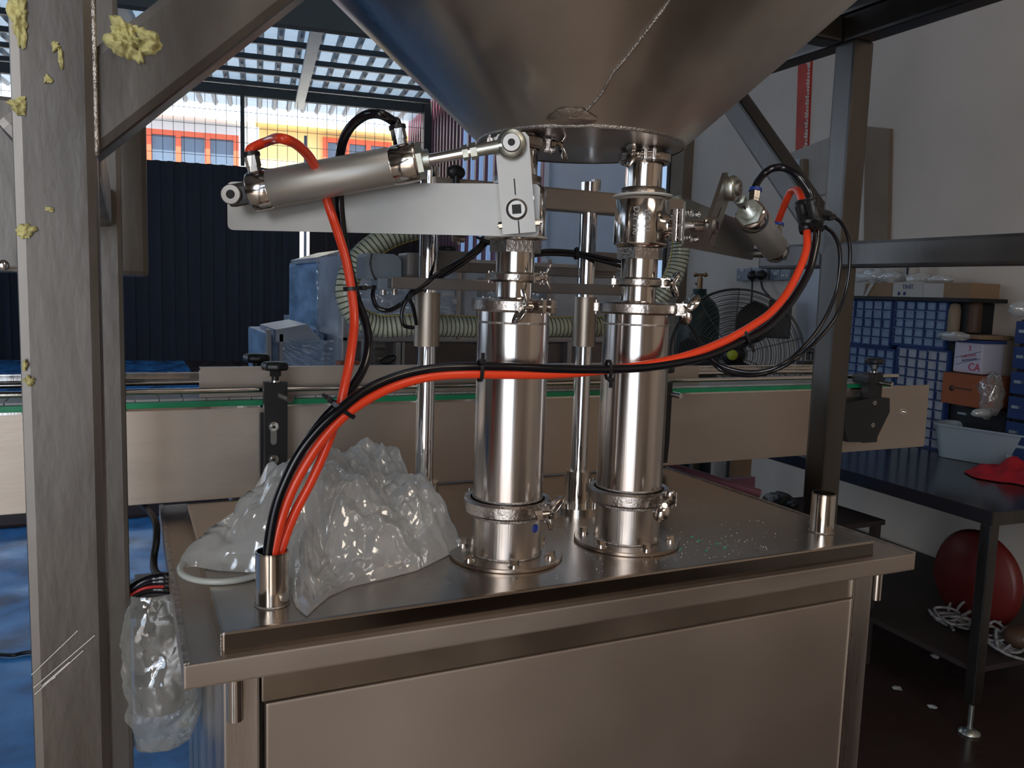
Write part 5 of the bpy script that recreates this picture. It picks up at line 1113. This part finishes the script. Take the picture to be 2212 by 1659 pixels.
# bag of bits and second drawer stack at the far right
packet(2140, 855, OW-.0, .06, .10, 'clear bag of small parts right of the orange carton', 11)
packet(2118, 892, OW-.06, .03, .02, 'small crumpled film wad on the tool box', 13, 'bag_film')
t = thing('drawer_cabinet', 'dark blue drawer stack cut by the right edge of the view', 'drawer cabinet', wall(2200, 950, OW)); q = BM(); a1 = wall(2184, 800, 2.97).dot(w1); zz1 = wall(2195, 690, 2.97).z
q.box(W(a1-.15, 2.97+.10, (zz1+TT)/2), (.30, .14, zz1-TT), (w1, w2, UZ)); obj('frame', q, 'black_matte', t)
for j in range(6):
    hh = (zz1-TT)/6; q = BM(); q.box(W(a1-.15, 2.97, TT+hh*(j+.5)), (.28, .02, hh-.012), (w1, w2, UZ), bev=.004); dr = obj('drawer', q, 'drawer_frame', t); q = BM(); q.box(W(a1-.05, 2.955, TT+hh*(j+.55)), (.03, .01, .012), (w1, w2, UZ)); obj('pull', q, 'zinc', dr)
packet(2204, 668, 3.0, .05, .035, 'crumpled packet on top of the dark blue drawer stack', 17, 'bag_film')

# ================================================================== BENCH WITH TUB AND RED CLOTH
cA_ = atz(2145, 1106, TT); far = atz(1450, 985, TT); e_ = (atz(1816, 1012, TT)-cA_); e_.normalize(); f_ = V((e_.y, -e_.x, 0))
tb = thing('work_bench', 'dark steel work bench along the right wall', 'bench', (cA_.x, cA_.y, 0))
Lb = 1.75; Wb = .95
q = BM(); q.box(cA_+e_*(Lb/2)+f_*(Wb/2)-UZ*.004, (Lb, Wb, .008), (e_, f_, UZ), bev=.002); obj('bench_top', q, 'table_top', tb)
q = BM(); q.box(cA_+e_*(Lb/2)+f_*.003-UZ*.026, (Lb, .006, .046), (e_, f_, UZ), bev=.002); obj('apron', q, 'table_top', tb)
q = BM(); q.box(cA_+e_*.003+f_*(Wb/2)-UZ*.026, (.006, Wb, .046), (e_, f_, UZ), bev=.002); obj('apron', q, 'frame_steel', tb)
for (l_, wd) in ((.025, .025), (Lb-.03, .025), (.025, Wb-.03)):
    c_ = cA_+e_*l_+f_*wd; q = BM(); q.box(V((c_.x, c_.y, (TT-.05+.11)/2)), (.04, .04, TT-.05-.11), (e_, f_, UZ), bev=.004); lg = obj('leg', q, 'frame_steel', tb)
    q = BM(); q.cyl((c_.x, c_.y, .02), (c_.x, c_.y, .12), .009, seg=14); q.lathe([(0, 0), (.035, 0), (.035, .006), (.014, .020), (0, .022)], (c_.x, c_.y, 0), UZ, 28); obj('foot', q, 'zinc', lg)
q = BM(); q.box(cA_+e_*(Lb/2)+f_*(Wb/2)+UZ*(.22-TT), (Lb-.06, Wb-.06, .02), (e_, f_, UZ)); obj('lower_shelf', q, 'under_dark', tb)
# translucent tub
t = thing('storage_tub', 'pale translucent plastic tub on the bench', 'tub', atz(2090, 1000, TT))
p0, p1 = atz(2013, 985, TT), atz(2130, 1006, TT); L_ = (p1-p0); Ln = L_.length; d_ = L_.normalized(); pn = V((d_.y, -d_.x, 0)); pn = -pn if pn.dot(w2) < 0 else pn
hh = atz(2010, 965, TT); ht = .125
q = BM()
def rr_(l0, l1, w0, w1_, z, rad, inset=0):
    pts = []; 
    for (cx_, cy_, s0) in ((l1-rad, w1_-rad, 0), (l0+rad, w1_-rad, 90), (l0+rad, w0+rad, 180), (l1-rad, w0+rad, 270)):
        for k in range(7): a = math.radians(s0+k*15); pts.append(p0+d_*(cx_+rad*math.cos(a))+pn*(cy_+rad*math.sin(a))+UZ*z)
    return pts
LL = Ln*2.25; WW = .14; ht = .150
rings = [rr_(0.01, LL-.01, .01, WW-.01, .002, .04), rr_(-.012, LL+.012, -.012, WW+.012, ht, .05), rr_(-.020, LL+.020, -.020, WW+.020, ht+.002, .055), rr_(-.020, LL+.020, -.020, WW+.020, ht-.006, .055), rr_(-.010, LL+.010, -.010, WW+.010, ht-.004, .05), rr_(.014, LL-.014, .014, WW-.014, .006, .04)]
n = len(rings[0]); vs = [p for r in rings for p in r]; q.add(vs, [(i*n+k, i*n+(k+1) % n, (i+1)*n+(k+1) % n, (i+1)*n+k) for i in range(len(rings)-1) for k in range(n)]+[tuple(range(n)), tuple((len(rings)-1)*n+k for k in range(n))], False); obj('shell', q, 'tub_plastic', t)
# red cloth
c_ = atz(2200, 1030, TT); q = BM(); n, rg = 90, 30; vs = []
for i in range(rg+1):
    rho = i/rg
    for k in range(n):
        a = 2*PI*k/n; R1 = .16*(1+.3*noise.noise(V((math.cos(a)*2, math.sin(a)*2, 4)))); p = c_+e_*(R1*rho*math.sin(a)*1.1)+f_*(R1*rho*math.cos(a)*1.3); z = .004+.07*(1-rho**1.5)*(.7+.8*noise.noise(V((p.x*14, p.y*14, 3))))+.02*(1-rho)*crumple((p.x, p.y, 1)); vs.append(p+UZ*max(.003, z))
q.add(vs, [(i*n+k, i*n+(k+1) % n, (i+1)*n+(k+1) % n, (i+1)*n+k) for i in range(rg) for k in range(n)], True); tag(obj('red_cloth', q, 'red_cloth'), 'crumpled red cloth on the bench before the tub', 'cloth')
# under the bench
c_ = atz(2110, 1395, .232); q = BM(); dc = atp(2110, 1250, f_, f_.dot(cA_)+.38); q.lathe([(.17, -.03), (.19, 0), (.17, .03), (.0, .045)], dc, -f_, 40); q.lathe([(0, -.03), (.17, -.03)], dc, -f_, 40); tag(obj('red_disc', q, 'red_disc'), 'dark red round disc standing under the bench', 'disc')
q = BM(); q.tube([dc+V((0, 0, -.19))+e_*.05, dc+V((0, 0, -.30))+e_*.05], .02, 8)
for i in range(22):
    a = random.uniform(0, 6.28); p = c_+e_*random.uniform(-.16, .20)+f_*random.uniform(.02, .18)+UZ*.02
    pts = [p+e_*(.06*math.cos(a+k*.9)*random.uniform(.7, 1.3))+f_*(.05*math.sin(a+k*.9))+UZ*(.012*k*random.random()) for k in range(7)]; q.tube(pts, .0055, 6, res=4)
o_ = tag(obj('rope_heap', q, 'rope'), 'tangled grey rope on the lower bench shelf', 'rope')
q = BM(); p = atz(2198, 1400, .25); q.sphere(p+UZ*.04, .05, sc=(1, 1, .8)); tag(obj('leather_ball', q, 'leather_brown'), 'brown round bundle beside the rope', 'bundle')
for i, (x, y, z) in enumerate(((2020, 1421, 0), (2014, 1530, 0), (2203, 1040, TT), (1937, 1490, 0))):
    p = atz(x, y, z); q = BM(); pts = [p+V((.02*math.cos(a)*random.uniform(.5, 1.2), .02*math.sin(a), .002+.008*random.random())) for a in (0, 1, 2, 3, 4.2, 5.2)]
    vs = [p+UZ*.012]+pts; q.add(vs, [(0, 1+k, 1+(k+1) % 6) for k in range(6)]); tag(obj('paper_scrap', q, 'switch_white'), ['larger white paper scrap on the dark floor below the rope', 'white paper scrap on the dark floor nearer the bench foot', 'white paper scrap on the red cloth', 'small grey paper scrap on the dark floor behind the cabinet'][i], 'scrap')
# brown tube and dark beam beyond the plate
t = thing('paper_roll', 'upright brown cardboard roll beyond the top plate', 'roll', aty(1592, 1050, 2.1)); a = aty(1592, 1120, 2.1); q = BM(); q.cyl((a.x, 2.1, 0), (a.x, 2.1, aty(1592, 940, 2.1).z), .035, seg=28); obj('tube', q, 'card_brown', t)
q = BM(); q.cyl(aty(1420, 1000, 1.75), aty(1640, 1066, 1.65), .012, seg=10); q.box((aty(1420, 1000, 1.75)+aty(1640, 1066, 1.65))/2-UZ*.02, (.3, .02, .03)); tag(obj('dark_bar', q, 'purple_sheet'), 'dark purple steel bar beyond the top plate', 'bar')
packet(1690, 1088, 2.0, .10, .05, 'dark crumpled packet on the floor rack beyond the plate', 23, 'black_plastic'); pk = wall(1690, 1088, 2.0)
t = thing('floor_rack', 'dark steel rack on the floor beyond the cabinet', 'rack', (pk.x, pk.y, 0)); rz_ = pk.z-.055; q = BM(); q.box((pk.x, pk.y, rz_), (.7, .4, .02)); obj('deck', q, 'under_dark', t)
for sx_ in (-.32, .32):
    for sy_ in (-.18, .18): q = BM(); q.box((pk.x+sx_, pk.y+sy_, rz_/2-.005), (.03, .03, rz_-.01)); obj('leg', q, 'under_dark', t)
